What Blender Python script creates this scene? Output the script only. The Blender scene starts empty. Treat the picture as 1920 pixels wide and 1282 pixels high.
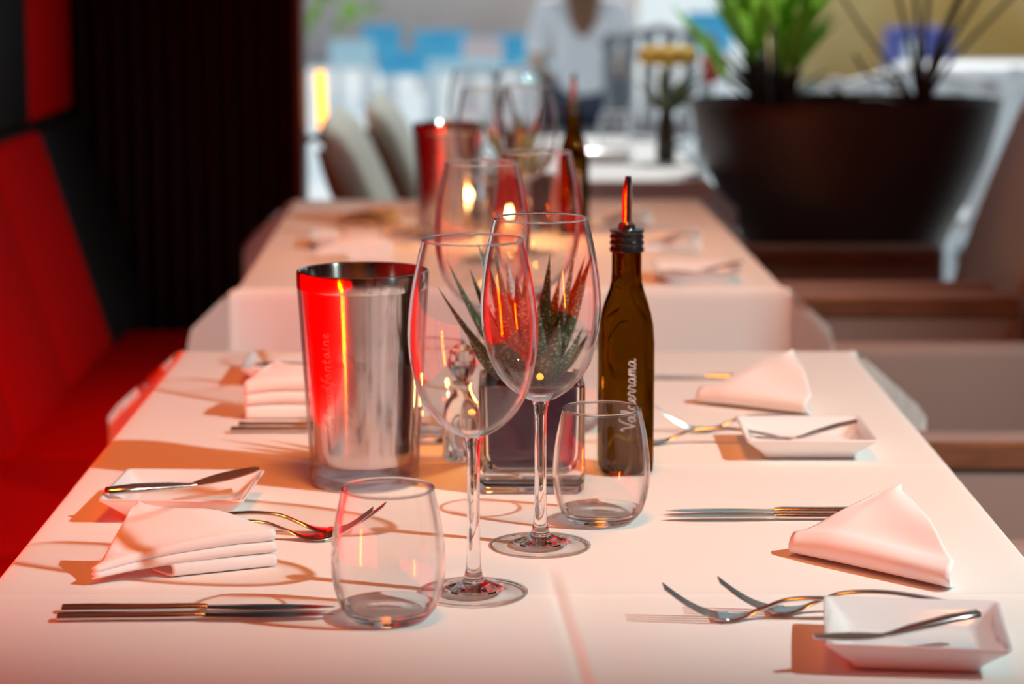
import bpy, bmesh, math, random
from mathutils import Vector, Matrix
random.seed(7)
PI = math.pi
S = bpy.context.scene
COL = S.collection

# ------------------------------------------------------------------ camera, world, lights, exposure
CAM_H, TABLE, PITCH, FPX = 1.17, 0.75, math.radians(9.16), 4533.0
cam_d = bpy.data.cameras.new('camera')
cam = bpy.data.objects.new('camera', cam_d); COL.objects.link(cam)
cam.location = (0, 0, CAM_H)
cam.rotation_euler = (PI/2 - PITCH, 0, 0)
cam_d.sensor_width = 36.0
cam_d.lens = 36.0*FPX/1920.0
cam_d.clip_start = 0.05
cam_d.dof.use_dof = True
cam_d.dof.focus_distance = 1.70
cam_d.dof.aperture_fstop = 6.0
S.camera = cam

vs = S.view_settings
S.display_settings.display_device = 'sRGB'
vs.view_transform = 'Standard'; vs.look = 'None'; vs.gamma = 1.0; vs.exposure = 0.0
vs.use_curve_mapping = False
cy = S.cycles
cy.max_bounces = 12; cy.diffuse_bounces = 4; cy.glossy_bounces = 6
cy.transmission_bounces = 10; cy.transparent_max_bounces = 24
cy.sample_clamp_indirect = 5.0; cy.blur_glossy = 0.3

W = bpy.data.worlds.new('world'); S.world = W; W.use_nodes = True
wb = W.node_tree.nodes['Background']
wb.inputs[0].default_value = (0.72, 0.88, 1.0, 1); wb.inputs[1].default_value = 0.42

def light(name, kind, loc, target, color, power, **kw):
    d = bpy.data.lights.new(name, kind)
    d.color = color; d.energy = power
    for k, v in kw.items(): setattr(d, k, v)
    o = bpy.data.objects.new(name, d); COL.objects.link(o)
    o.location = loc
    if target is not None:
        o.rotation_euler = (Vector(target) - Vector(loc)).to_track_quat('-Z', 'Y').to_euler()
    return o
light('sun', 'SUN', (0, 12, 20), (-0.8, 9.0, 10.6), (1.0, 0.97, 0.93), 2.6, angle=0.01)
# white ceiling spot on the right, warm spots over the tables
light('key_spot', 'SPOT', (1.65, 0.95, 2.33), (0.0, 2.42, 0.75), (0.76, 0.94, 0.92), 232,
      spot_size=math.radians(53), spot_blend=0.6, shadow_soft_size=0.02)
light('warm_pendant_spot', 'SPOT', (0.05, 1.25, 2.55), (0.0, 2.35, 0.75), (1.0, 0.24, 0.02), 92,
      spot_size=math.radians(60), spot_blend=0.7, shadow_soft_size=0.22)
light('warm_rear_spot', 'SPOT', (0.05, 3.45, 2.55), (0.0, 3.55, 0.75), (1.0, 0.26, 0.03), 52,
      spot_size=math.radians(48), spot_blend=0.7, shadow_soft_size=0.10)

# ------------------------------------------------------------------ helpers
def at(px, py, z=TABLE):
    """the point of the horizontal plane z seen at a pixel of the 1920x1282 photograph"""
    u = (px-960)/FPX; v = (641-py)/FPX
    d = Vector((u, math.cos(PITCH) + v*math.sin(PITCH), -math.sin(PITCH) + v*math.cos(PITCH)))
    return Vector((0, 0, CAM_H)) + d*((z-CAM_H)/d.z)
def aty(px, py, Y):
    u = (px-960)/FPX; v = (641-py)/FPX
    d = Vector((u, math.cos(PITCH) + v*math.sin(PITCH), -math.sin(PITCH) + v*math.cos(PITCH)))
    return Vector((0, 0, CAM_H)) + d*(Y/d.y)

class MB:
    def __init__(self): self.v = []; self.f = []; self.m = []
    def add(self, vs, fs, mi=0):
        n = len(self.v)
        self.v += [tuple(p) for p in vs]
        for q in fs: self.f.append([i+n for i in q]); self.m.append(mi)
        return self
    def loft(self, loops, cap0=True, cap1=True, mi=0, close=False):
        n = len(loops[0]); fs = []; L = len(loops)
        for i in range(L if close else L-1):
            a, b = i*n, ((i+1) % L)*n
            for k in range(n):
                fs.append((a+k, a+(k+1) % n, b+(k+1) % n, b+k))
        if cap0 and not close: fs.append(tuple(reversed(range(n))))
        if cap1 and not close: fs.append(tuple(range((L-1)*n, L*n)))
        return self.add([p for l in loops for p in l], fs, mi)
    def lathe(self, prof, seg=64, c=(0, 0, 0), cap0=False, cap1=False, mi=0):
        loops = [[(c[0]+r*math.cos(2*PI*k/seg), c[1]+r*math.sin(2*PI*k/seg), c[2]+z) for k in range(seg)] for r, z in prof]
        return self.loft(loops, cap0, cap1, mi)
    def tube(self, pts, radii, seg=12, side=None, mi=0, caps=True):
        """radii: one number or (a, b) per point; a runs along 'side' when it is given"""
        pts = [Vector(p) for p in pts]; loops = []; prev = None
        for i, p in enumerate(pts):
            t = (pts[min(i+1, len(pts)-1)] - pts[max(i-1, 0)]).normalized()
            if side is not None: s = Vector(side)
            elif prev is None: s = t.orthogonal()
            else: s = prev
            s = (s - t*s.dot(t)).normalized(); prev = s
            n = t.cross(s)
            r = radii[i] if isinstance(radii, (list, tuple)) else radii
            a, b = r if isinstance(r, (list, tuple)) else (r, r)
            loops.append([p + s*(a*math.cos(2*PI*k/seg)) + n*(b*math.sin(2*PI*k/seg)) for k in range(seg)])
        return self.loft(loops, caps, caps, mi)
    def box(self, c, s, bev=0.0, seg=2, mi=0, M=None):
        bm = bmesh.new(); bmesh.ops.create_cube(bm, size=1.0)
        for v in bm.verts: v.co = Vector((v.co.x*s[0], v.co.y*s[1], v.co.z*s[2]))
        if bev > 0: bmesh.ops.bevel(bm, geom=bm.edges[:], offset=bev, segments=seg, profile=0.5, affect='EDGES')
        bm.verts.index_update()
        vs = [v.co.copy() for v in bm.verts]
        if M is not None: vs = [M @ v for v in vs]
        vs = [v + Vector(c) for v in vs]
        self.add(vs, [[v.index for v in f.verts] for f in bm.faces], mi); bm.free()
        return self
    def ball(self, c, r, seg=16, rings=10, mi=0):
        rx, ry, rz = r if isinstance(r, (list, tuple)) else (r, r, r)
        loops = []
        for i in range(rings+1):
            a = -PI/2 + PI*(i + 0.0)/rings
            k0 = max(math.cos(a), 1e-3)
            loops.append([(c[0]+rx*k0*math.cos(2*PI*k/seg), c[1]+ry*k0*math.sin(2*PI*k/seg), c[2]+rz*math.sin(a)) for k in range(seg)])
        return self.loft(loops, True, True, mi)
    def sheet(self, rows, mi=0):
        n = len(rows[0]); fs = []
        for i in range(len(rows)-1):
            for k in range(n-1):
                fs.append((i*n+k, i*n+k+1, (i+1)*n+k+1, (i+1)*n+k))
        return self.add([p for r in rows for p in r], fs, mi)
    def build(self, name, mats, parent=None, loc=None, smooth=True, ang=40):
        me = bpy.data.meshes.new(name)
        me.from_pydata(self.v, [], self.f)
        if not isinstance(mats, (list, tuple)): mats = [mats]
        for m in mats: me.materials.append(m)
        for p, mi in zip(me.polygons, self.m):
            p.material_index = mi; p.use_smooth = smooth
        bm = bmesh.new(); bm.from_mesh(me); bmesh.ops.recalc_face_normals(bm, faces=bm.faces[:]); bm.to_mesh(me); bm.free()
        if smooth and ang < 180: me.set_sharp_from_angle(angle=math.radians(ang))
        me.update()
        o = bpy.data.objects.new(name, me); COL.objects.link(o)
        if parent is not None: o.parent = parent
        if loc is not None: o.location = loc
        return o

def rsq(hx, hy, r, z, n=4, c=(0, 0)):
    out = []
    for k, (sx, sy) in enumerate(((1, 1), (-1, 1), (-1, -1), (1, -1))):
        for i in range(n+1):
            a = PI/2*k + PI/2*i/n
            out.append((c[0]+sx*(hx-r)+r*math.cos(a), c[1]+sy*(hy-r)+r*math.sin(a), z))
    return out
def catmull(pts, n=6):
    P = [Vector(p) for p in pts]; out = []
    for i in range(len(P)-1):
        p0, p1, p2, p3 = P[max(i-1, 0)], P[i], P[i+1], P[min(i+2, len(P)-1)]
        for k in range(n):
            t = k/n
            out.append(0.5*((2*p1)+(p2-p0)*t+(2*p0-5*p1+4*p2-p3)*t*t+(3*p1-p0-3*p2+p3)*t**3))
    out.append(P[-1]); return out
def interp(xs, ys, x):
    if x <= xs[0]: return ys[0]
    for i in range(len(xs)-1):
        if x <= xs[i+1]:
            t = (x-xs[i])/(xs[i+1]-xs[i]); t2 = t
            return ys[i]+(ys[i+1]-ys[i])*t2
    return ys[-1]

def tag(o, label, cat, group=None, kind=None):
    o['label'] = label; o['category'] = cat
    if group: o['group'] = group
    if kind: o['kind'] = kind
    return o
def thing(name, loc, label, cat, group=None, rz=0.0):
    o = bpy.data.objects.new(name, None); COL.objects.link(o)
    o.empty_display_size = 0.05; o.location = loc; o.rotation_euler = (0, 0, rz)
    return tag(o, label, cat, group)
def kids(o): return [c for c in COL.objects if c.parent == o]
def dup(root, loc, rz, label, group=None, rot=None):
    r = root.copy(); COL.objects.link(r); r.location = loc
    r.rotation_euler = rot if rot else (0, 0, rz)
    r['label'] = label
    if group: r['group'] = group
    for ch in kids(root):
        c = ch.copy(); COL.objects.link(c); c.parent = r
        for g in kids(ch):
            d = g.copy(); COL.objects.link(d); d.parent = c
    return r
def structure(name, mb, mat, smooth=False):
    o = mb.build(name, mat, smooth=smooth); o['kind'] = 'structure'; return o

# ------------------------------------------------------------------ materials
def principled(name, col, rough=0.5, metal=0.0, **kw):
    m = bpy.data.materials.new(name); m.use_nodes = True
    b = m.node_tree.nodes['Principled BSDF']
    b.inputs['Base Color'].default_value = (*col, 1)
    b.inputs['Roughness'].default_value = rough
    b.inputs['Metallic'].default_value = metal
    for k, v in kw.items(): b.inputs[k].default_value = v
    return m
def nodes(m): return m.node_tree.nodes, m.node_tree.links, m.node_tree.nodes['Principled BSDF']
def add_bump(m, kind, scale, strength, dist=0.001, rot=None, stretch=(1, 1, 1)):
    N, L, B = nodes(m)
    tc = N.new('ShaderNodeTexCoord'); mp = N.new('ShaderNodeMapping')
    mp.inputs['Scale'].default_value = stretch
    if rot: mp.inputs['Rotation'].default_value = rot
    L.new(tc.outputs['Object'], mp.inputs[0])
    if kind == 'wave':
        t = N.new('ShaderNodeTexWave'); t.inputs['Scale'].default_value = scale; t.inputs['Distortion'].default_value = 0.3
        o = t.outputs['Fac']
    else:
        t = N.new('ShaderNodeTexNoise'); t.inputs['Scale'].default_value = scale; t.inputs['Detail'].default_value = 3
        o = t.outputs[0]
    L.new(mp.outputs[0], t.inputs[0])
    bp = N.new('ShaderNodeBump'); bp.inputs['Strength'].default_value = strength; bp.inputs['Distance'].default_value = dist
    L.new(o, bp.inputs['Height']); L.new(bp.outputs[0], B.inputs['Normal'])
    return m
def vary(m, c1, c2, scale, stretch=(1, 1, 1), lo=0.35, hi=0.65, detail=3):
    N, L, B = nodes(m)
    tc = N.new('ShaderNodeTexCoord'); mp = N.new('ShaderNodeMapping'); mp.inputs['Scale'].default_value = stretch
    t = N.new('ShaderNodeTexNoise'); t.inputs['Scale'].default_value = scale; t.inputs['Detail'].default_value = detail
    r = N.new('ShaderNodeValToRGB')
    r.color_ramp.elements[0].position = lo; r.color_ramp.elements[0].color = (*c1, 1)
    r.color_ramp.elements[1].position = hi; r.color_ramp.elements[1].color = (*c2, 1)
    L.new(tc.outputs['Object'], mp.inputs[0]); L.new(mp.outputs[0], t.inputs[0]); L.new(t.outputs[0], r.inputs[0])
    L.new(r.outputs[0], B.inputs['Base Color']); return m
def emission(name, col, s):
    m = bpy.data.materials.new(name); m.use_nodes = True
    N, L = m.node_tree.nodes, m.node_tree.links
    N.clear(); o = N.new('ShaderNodeOutputMaterial'); e = N.new('ShaderNodeEmission')
    e.inputs[0].default_value = (*col, 1); e.inputs[1].default_value = s
    L.new(e.outputs[0], o.inputs[0]); return m
def thin_glass(name, tint=(0.985, 0.985, 0.985), edge=(0.72, 0.68, 0.68), f0=0.045, rough=0.0, p=5.0, refract=None):
    """a thin clear wall: light passes straight through, Schlick reflection on top"""
    m = bpy.data.materials.new(name); m.use_nodes = True
    N, L = m.node_tree.nodes, m.node_tree.links
    N.clear(); o = N.new('ShaderNodeOutputMaterial')
    lw = N.new('ShaderNodeLayerWeight'); lw.inputs[0].default_value = 0.5
    def power(e):
        q = N.new('ShaderNodeMath'); q.operation = 'POWER'; q.inputs[1].default_value = e
        L.new(lw.outputs['Facing'], q.inputs[0]); return q.outputs[0]
    fac = N.new('ShaderNodeMath'); fac.operation = 'MULTIPLY_ADD'
    fac.inputs[1].default_value = 1-f0; fac.inputs[2].default_value = f0
    L.new(power(p), fac.inputs[0])
    mx = N.new('ShaderNodeMixRGB'); mx.inputs[1].default_value = (*tint, 1); mx.inputs[2].default_value = (*edge, 1)
    L.new(power(4.0), mx.inputs[0])
    tr = N.new('ShaderNodeBsdfTransparent'); L.new(mx.outputs[0], tr.inputs[0])
    gl = N.new('ShaderNodeBsdfGlossy'); gl.inputs['Roughness'].default_value = rough
    sh = N.new('ShaderNodeMixShader')
    L.new(fac.outputs[0], sh.inputs[0]); L.new(tr.outputs[0], sh.inputs[1]); L.new(gl.outputs[0], sh.inputs[2])
    last = sh.outputs[0]
    if refract:      # towards the silhouette the wall is seen lengthwise and bends the view
        mr = N.new('ShaderNodeMapRange'); mr.interpolation_type = 'SMOOTHSTEP'
        mr.inputs['From Min'].default_value, mr.inputs['From Max'].default_value = refract
        L.new(lw.outputs['Facing'], mr.inputs['Value'])
        g = N.new('ShaderNodeBsdfGlass'); g.inputs['IOR'].default_value = 1.48; g.inputs['Roughness'].default_value = 0
        s2 = N.new('ShaderNodeMixShader')
        L.new(mr.outputs[0], s2.inputs[0]); L.new(last, s2.inputs[1]); L.new(g.outputs[0], s2.inputs[2]); last = s2.outputs[0]
    L.new(last, o.inputs[0]); return m
def solid_glass(name, col=(0.97, 0.97, 0.97), ior=1.48, rough=0.0):
    m = bpy.data.materials.new(name); m.use_nodes = True
    N, L = m.node_tree.nodes, m.node_tree.links
    N.clear(); o = N.new('ShaderNodeOutputMaterial'); g = N.new('ShaderNodeBsdfGlass')
    g.inputs['Color'].default_value = (*col, 1); g.inputs['IOR'].default_value = ior; g.inputs['Roughness'].default_value = rough
    L.new(g.outputs[0], o.inputs[0]); return m

M_cloth = add_bump(principled('cream_cloth', (0.85, 0.83, 0.80), 0.75, **{'Sheen Weight': 0.15}), 'wave', 260, 0.12, 0.0006, rot=(0, 0, 0.9))
M_whitecloth = principled('white_cloth', (0.86, 0.87, 0.86), 0.8)
M_napkin = add_bump(principled('napkin_linen', (0.86, 0.855, 0.85), 0.8, **{'Sheen Weight': 0.2}), 'wave', 700, 0.10, 0.0004, rot=(0.3, 0.6, 0.8))
M_porcelain = principled('white_porcelain', (0.84, 0.83, 0.84), 0.12, **{'Coat Weight': 0.4})
M_steel = principled('polished_cutlery_steel', (0.70, 0.68, 0.66), 0.16, 1.0)
M_brushed = principled('brushed_steel', (0.68, 0.65, 0.63), 0.15, 1.0, **{'Anisotropic': 0.9, 'Anisotropic Rotation': 0.25})
M_darksteel = principled('inner_steel', (0.45, 0.42, 0.40), 0.25, 1.0)
M_etch = principled('etched_lettering', (0.80, 0.70, 0.68), 0.5, 0.3)
M_ink = principled('white_ink', (0.85, 0.82, 0.84), 0.5)
M_bowl = thin_glass('clear_glass_wall', refract=(0.48, 0.76))
M_foot = thin_glass('clear_glass_foot', (0.99, 0.99, 0.99), (0.90, 0.88, 0.88), 0.03, 0.0, 6.0)
M_rim = solid_glass('clear_glass_rim')
M_solid = solid_glass('clear_glass_solid')
M_acryl = thin_glass('clear_acrylic', (0.97, 0.95, 0.96), (0.55, 0.45, 0.50), 0.06)
M_acrylbase = thin_glass('clear_acrylic_base', (0.94, 0.91, 0.94), (0.6, 0.5, 0.62), 0.06)
M_oil = solid_glass('olive_bottle_glass', (0.30, 0.18, 0.028), 1.47)
M_capblack = principled('black_cap', (0.012, 0.012, 0.012), 0.18)
M_purple = principled('purple_liner', (0.060, 0.012, 0.058), 0.5)
M_soil = add_bump(principled('dark_soil', (0.03, 0.02, 0.015), 0.9), 'noise', 300, 0.8, 0.004)
M_wood = vary(principled('reddish_wood', (0.3, 0.1, 0.04), 0.35), (0.15, 0.062, 0.032), (0.23, 0.095, 0.05), 14, (1, 1, 8))
M_leather = add_bump(principled('mauve_brown_leather', (0.30, 0.215, 0.195), 0.62, **{'Specular IOR Level': 0.25}), 'noise', 220, 0.15, 0.001)
M_fabric = add_bump(principled('pale_grey_fabric', (0.62, 0.58, 0.51), 0.8), 'noise', 400, 0.3, 0.001)
M_red = add_bump(principled('red_upholstery', (0.52, 0.0010, 0.0015), 0.7, **{'Specular IOR Level': 0.04}), 'noise', 260, 0.15, 0.001)
M_black = principled('black_upholstery', (0.006, 0.003, 0.003), 0.6, **{'Specular IOR Level': 0.2})
M_slat = principled('dark_brown_slat', (0.013, 0.002, 0.002), 0.45, **{'Specular IOR Level': 0.15})
M_wall = principled('dark_wall', (0.06, 0.04, 0.035), 0.7)
M_ceil = principled('ceiling_paint', (0.50, 0.38, 0.27), 0.8)
M_floor = vary(principled('dark_floor', (0.06, 0.04, 0.03), 0.4), (0.05, 0.03, 0.02), (0.09, 0.055, 0.035), 5, (1, 12, 1))
M_planter = add_bump(principled('dark_brown_planter', (0.050, 0.026, 0.022), 0.45), 'noise', 60, 0.15, 0.002)
M_paving = vary(principled('pale_paving', (0.6, 0.65, 0.66), 0.8), (0.58, 0.68, 0.72), (0.82, 0.85, 0.86), 0.6)
M_tube = emission('red_neon', (1.0, 0.12, 0.0), 140)
M_redfill = emission('red_fill_glow', (1.0, 0.0, 0.0), 4.0)
M_tubefar = emission('red_neon_small', (1.0, 0.30, 0.0), 5)
M_flame = emission('candle_flame', (1.0, 0.62, 0.22), 60)
M_wax = principled('candle_wax', (0.85, 0.75, 0.6), 0.5, **{'Subsurface Weight': 0.2})
M_green = vary(principled('fresh_leaf', (0.15, 0.4, 0.05), 0.4), (0.10, 0.30, 0.03), (0.30, 0.55, 0.08), 9)
M_darkgreen = principled('dark_stem', (0.03, 0.035, 0.02), 0.5)
M_shrub = vary(principled('shrub_leaf', (0.15, 0.35, 0.05), 0.5), (0.08, 0.2, 0.03), (0.28, 0.5, 0.08), 6)

def translucent(m, col):
    N, L, B = nodes(m); o = [n for n in N if n.type == 'OUTPUT_MATERIAL'][0]
    t = N.new('ShaderNodeBsdfTranslucent'); t.inputs[0].default_value = (*col, 1)
    x = N.new('ShaderNodeMixShader'); x.inputs[0].default_value = 0.55
    L.new(B.outputs[0], x.inputs[1]); L.new(t.outputs[0], x.inputs[2]); L.new(x.outputs[0], o.inputs[0])
translucent(M_green, (0.36, 0.72, 0.08)); translucent(M_shrub, (0.30, 0.60, 0.06))

# succulent leaf: dark green with rows of white raised dots
M_succ = principled('succulent_leaf', (0.03, 0.06, 0.03), 0.38)
N, L, B = nodes(M_succ)
tc = N.new('ShaderNodeTexCoord'); vo = N.new('ShaderNodeTexVoronoi'); vo.inputs['Scale'].default_value = 330
mp = N.new('ShaderNodeMapping'); mp.inputs['Scale'].default_value = (1, 1, 1.35)
cr = N.new('ShaderNodeValToRGB')
cr.color_ramp.elements[0].position = 0.20; cr.color_ramp.elements[0].color = (0.42, 0.42, 0.35, 1)
cr.color_ramp.elements[1].position = 0.36; cr.color_ramp.elements[1].color = (0.035, 0.075, 0.03, 1)
L.new(tc.outputs['Object'], mp.inputs[0]); L.new(mp.outputs[0], vo.inputs[0]); L.new(vo.outputs['Distance'], cr.inputs[0]); L.new(cr.outputs[0], B.inputs['Base Color'])

# ------------------------------------------------------------------ the room
R_X, R_Y0, R_Y1, R_H = 3.4, -2.2, 4.98, 2.75
WX = -0.93
structure('floor', MB().box(((R_X+WX)/2, (R_Y0+R_Y1)/2, -0.05), (R_X-WX+0.2, R_Y1-R_Y0, 0.1)), M_floor)
structure('ceiling', MB().box(((R_X+WX)/2, (R_Y0+R_Y1)/2, R_H+0.05), (R_X-WX+0.2, R_Y1-R_Y0, 0.1)), M_ceil)
structure('wall_left', MB().box((WX-0.05, (R_Y0+R_Y1)/2, R_H/2), (0.1, R_Y1-R_Y0, R_H)), M_wall)
structure('wall_right', MB().box((R_X+0.05, (R_Y0+R_Y1)/2, R_H/2), (0.1, R_Y1-R_Y0, R_H)), M_wall)
structure('wall_back', MB().box(((R_X+WX)/2, R_Y0-0.05, R_H/2), (R_X-WX+0.2, 0.1, R_H)), M_wall)
structure('terrace_ground', MB().box((0, 42, -0.06), (120, 74, 0.1)), M_paving)
# ribbed dark wall beside the opening
mb = MB()
x0, x1, yb = WX, -0.440, 4.97
mb.box(((x0+x1)/2, yb+0.02, R_H/2), (x1-x0, 0.06, R_H))
n = 13
for k in range(n):
    xx = x0 + (k+0.5)*(x1-x0)/n
    mb.box((xx, yb-0.025, R_H/2), ((x1-x0)/n*0.55, 0.05, R_H), 0.006, 2)
structure('wall_front', mb, M_slat)
structure('trim_1', MB().box((x1+0.008, yb+0.0, R_H/2), (0.016, 0.11, R_H), 0.003), principled('dark_trim', (0.14, 0.05, 0.05), 0.35))

# upholstered wall squares above the banquette, red and black in turn
PW = 0.43
def wall_panel(y0, z0, red):
    o = MB().box((0, 0, 0), (0.05, PW-0.006, 0.425), 0.012, 3).build('wall_panel', M_red if red else M_black, loc=(WX+0.025, y0+PW/2, z0+0.2125))
    return o
ys = [4.43 - PW*k for k in range(0, 12)]
for k, y in enumerate(ys):
    for j, z in enumerate((0.86, 1.29, 1.72)):
        red = (k+j) % 2 == 0 or k > 1
        o = wall_panel(y, z, red)
        row = ('lowest', 'second', 'top')[j]
        cname = 'red' if red else 'black'
        if k == 0: where = 'in the column nearest the ribbed wall'
        elif k == 1: where = 'in the second column from the ribbed wall'
        else: where = f'{("third","fourth","fifth","sixth","seventh","eighth","ninth","tenth","eleventh","twelfth")[k-2]} column from the ribbed wall'
        tag(o, f'{cname} padded wall square, {row} row, {where}', 'wall panel', 'padded wall squares above the bench')

# banquette: seat cushions, leaning back cushions, plinth
bq = thing('banquette', (-0.575, 1.88, 0), 'long red bench seat with red and black back cushions along the left wall', 'bench')
MB().box((0.0, 0.0, 0.16), (0.36, 5.1, 0.32), 0.01).build('plinth', M_black, bq)
sy = [-2.4, -1.1, 0.2, 1.55, 2.74]
for a, b in zip(sy[:-1], sy[1:]):
    MB().box((0.02, (a+b)/2, 0.385), (0.40, b-a-0.004, 0.13), 0.02, 3).build('seat_cushion', M_red, bq)
for k, y in enumerate(ys):
    lo, hi = y-1.88, y+PW-1.88
    Mr = Matrix.Rotation(math.atan2(-0.125, 0.40), 4, 'Y')
    MB().box((-0.258, (lo+hi)/2, 0.635), (0.07, PW-0.006, 0.43), 0.015, 3, M=Mr).build('back_cushion', M_black if k == 0 else M_red, bq)

# twin red neon tubes; unseen glowing panels added to redden cooler reflection and cloth
def neon(y, label, tubes=False):
    t = thing('red_fill_lamp', (-0.722, y, 0.465), label, 'lamp', 'red lamps between the bench cushions')
    t.rotation_euler = (0, math.atan2(-0.125, 0.40), 0)
    MB().box((0.0, 0, 0.25), (0.012, 0.40, 0.50), 0.004).build('red_fill_panel', M_redfill, t)
    if not tubes: return
    for s in (-1, 1):
        MB().tube([(0.035, s*0.020, 0.01), (0.035, s*0.020, 0.43)], 0.007, 12).build('tube', M_tube, t)
        for bz in (0.012, 0.428): MB().box((0.018, s*0.020, bz), (0.04, 0.014, 0.012)).build('bracket', M_black, t)
for k, lab, tb_ in ((11, 'added red fill panel on the bench back, second from the camera end, behind the camera', False), (5, 'added red fill panel on the bench back, beside the gap of the two tables', False), (10, 'added red fill panel on the bench back, nearest the camera', False), (9, 'added red fill panel on the bench back, just on the camera side of the neon tubes', False), (8, 'twin neon tubes before an added red fill panel on the bench back, beside the front table', True),
               (7, 'added red fill panel on the bench back, just beyond the twin neon tubes', False), (6, 'added red fill panel on the bench back, beside the front table steel cooler', False)):
    neon(ys[k], lab, tb_)
p = aty(605, 252, 5.22)
t = thing('neon_stick', (p.x, 5.22, p.z-0.02), 'short upright red glowing tube at the edge of the ribbed wall', 'lamp')
MB().tube([(0, 0, 0.035), (-0.004, 0, 0.155)], 0.0095, 14).build('tube', M_tubefar, t)
MB().lathe([(0.010, 0.0), (0.010, 0.03), (0.005, 0.035)], 16, cap0=True, cap1=True).build('socket', M_black, t)
MB().box((-0.03, -0.12, 0.012), (0.012, 0.26, 0.012)).box((-0.015, 0, 0.012), (0.03, 0.012, 0.012)).build('bracket', M_black, t)

# ------------------------------------------------------------------ tables and cloths
def nonuniform(lo, hi, step, fine=()):
    xs = []; x = lo
    n = max(2, round((hi-lo)/step)); xs = [lo+(hi-lo)*i/n for i in range(n+1)]
    for c, w, st in fine:
        k = int(w/st); xs += [c+st*i for i in range(-k, k+1) if lo < c+st*i < hi]
    xs = sorted(xs); out = [xs[0]]
    for v in xs[1:]:
        if v-out[-1] > 0.0008: out.append(v)
    return out
def cloth(name, cx, cyy, hw, hd, drop, rz, mat, zfun=None, step=0.02, finex=(), finey=(), seed=1, loc_z=TABLE):
    """a square cloth laid over a table: flat top, hanging sides, pointed ears at the corners"""
    rnd = random.Random(seed); ph = [rnd.uniform(0, 6) for _ in range(6)]
    def axis(h, fine):
        top = nonuniform(-h, h, step, fine)
        dr = [h+drop*i/12 for i in range(1, 13)]
        dr = [h+0.003, h+0.008] + dr
        return [-d for d in reversed(dr)] + top + dr
    xs, yv = axis(hw, finex), axis(hd, finey)
    r = 0.006
    def hang(a):      # arc length past the edge -> outwards, down
        if a < r*PI/2: return r*math.sin(a/r), r*(1-math.cos(a/r))
        return r, r + a - r*PI/2
    rows = []
    for y in yv:
        row = []
        for x in xs:
            a, b = max(0, abs(x)-hw), max(0, abs(y)-hd)
            sx, sg = (1 if x > 0 else -1), (1 if y > 0 else -1)
            px, py, pz = max(-hw, min(hw, x)), max(-hd, min(hd, y)), 0.0
            if a == 0 and b == 0:
                if zfun: pz = zfun(x, y)
            else:
                d, m_ = max(a, b), min(a, b)
                o, dn = hang(d); pz = -dn
                cap = min(m_, 0.115 if sg > 0 else 0.065)
                ear = cap*0.85; pz += cap*0.22
                wob = 0.010*math.sin(9*(y if a > b else x)+ph[0])*min(1, d/0.15)
                if a >= b: px += sx*(o+wob*(1 if b == 0 else 0)); 
                if b >= a: py += sg*(o+wob*(1 if a == 0 else 0))
                if a < b and a > 0: px += sx*min(o, a)
                if b < a and b > 0: py += sg*min(o, b)
                px += sx*ear; py += sg*ear
            row.append((px, py, pz))
        rows.append(row)
    mb = MB(); n = len(xs); fs = []
    for i in range(len(yv)-1):
        for k in range(n-1):
            a, b, c, d = i*n+k, i*n+k+1, (i+1)*n+k+1, (i+1)*n+k
            xm, ym = (xs[k]+xs[k+1])/2, (yv[i]+yv[i+1])/2
            if abs(xm) > hw and abs(ym) > hd:        # split along the fold of the ear
                fs += [(a, b, c), (a, c, d)] if xm*ym > 0 else [(a, b, d), (b, c, d)]
            else: fs.append((a, b, c, d))
    o = mb.add([p for r_ in rows for p in r_], fs).build(name, mat, loc=(cx, cyy, loc_z), ang=180)
    o.rotation_euler = (0, 0, rz); return o
def table(cx, cyy, hw, hd, rz, label, z=TABLE, pedestal=False):
    t = thing('dining_table', (cx, cyy, 0), label, 'table', 'restaurant tables', rz)
    MB().box((0, 0, z-0.022), (2*hw-0.006, 2*hd-0.006, 0.035), 0.004).build('table_top', M_wood, t)
    if pedestal:
        MB().lathe([(0.16, 0.0), (0.16, 0.012), (0.03, 0.03), (0.03, z-0.04)], 24, cap0=True, cap1=True).build('pedestal', M_wood, t); return
    for sx in (-1, 1):
        for sy_ in (-1, 1):
            MB().box((sx*(hw-0.06), sy_*(hd-0.06), (z-0.04)/2), (0.05, 0.05, z-0.04), 0.004).build('leg', M_wood, t)

T1 = dict(cx=0.006, cyy=1.87, hw=0.352, hd=0.672)
def crease(d, w, a):  return a*math.exp(-abs(d)/w)
def z_front(x, y):
    X, Y = x+T1['cx'], y+T1['cyy']
    fade = max(0.0, min(1.0, (1.63-Y)/0.05))
    z = -crease(X-(0.026+0.06*(1.61-Y)), 0.0035, 0.0017)*fade
    z += crease(X-(0.034+0.06*(1.61-Y)), 0.006, 0.0010)*fade
    z += crease(Y-1.552, 0.005, 0.0011)
    z += crease(Y-1.965, 0.006, 0.0010)
    z += 0.0012*math.exp(-((X+0.02)/0.05)**2-((Y-1.70)/0.05)**2)
    far = max(0.0, min(1.0, (1.56-Y)/0.06))
    z += far*0.0010*math.sin(23*X+11*Y)*math.sin(17*Y-9*X+1.0)
    return z
c1 = cloth('tablecloth', T1['cx'], T1['cyy'], T1['hw'], T1['hd'], 0.24, 0, M_cloth, z_front, 0.012,
           finex=((0.024, 0.05, 0.002),), finey=((1.552-1.87, 0.02, 0.002), (1.965-1.87, 0.02, 0.002)))
tag(c1, 'cream cloth with pressed creases draped over the front table', 'tablecloth', 'tablecloths')
table(T1['cx'], T1['cyy'], T1['hw'], T1['hd'], 0, 'front restaurant table under the creased cream cloth, nearest the camera')
T2 = dict(cx=-0.014, cyy=3.59, hw=0.342, hd=0.55)
RZ2 = 0.022
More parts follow.
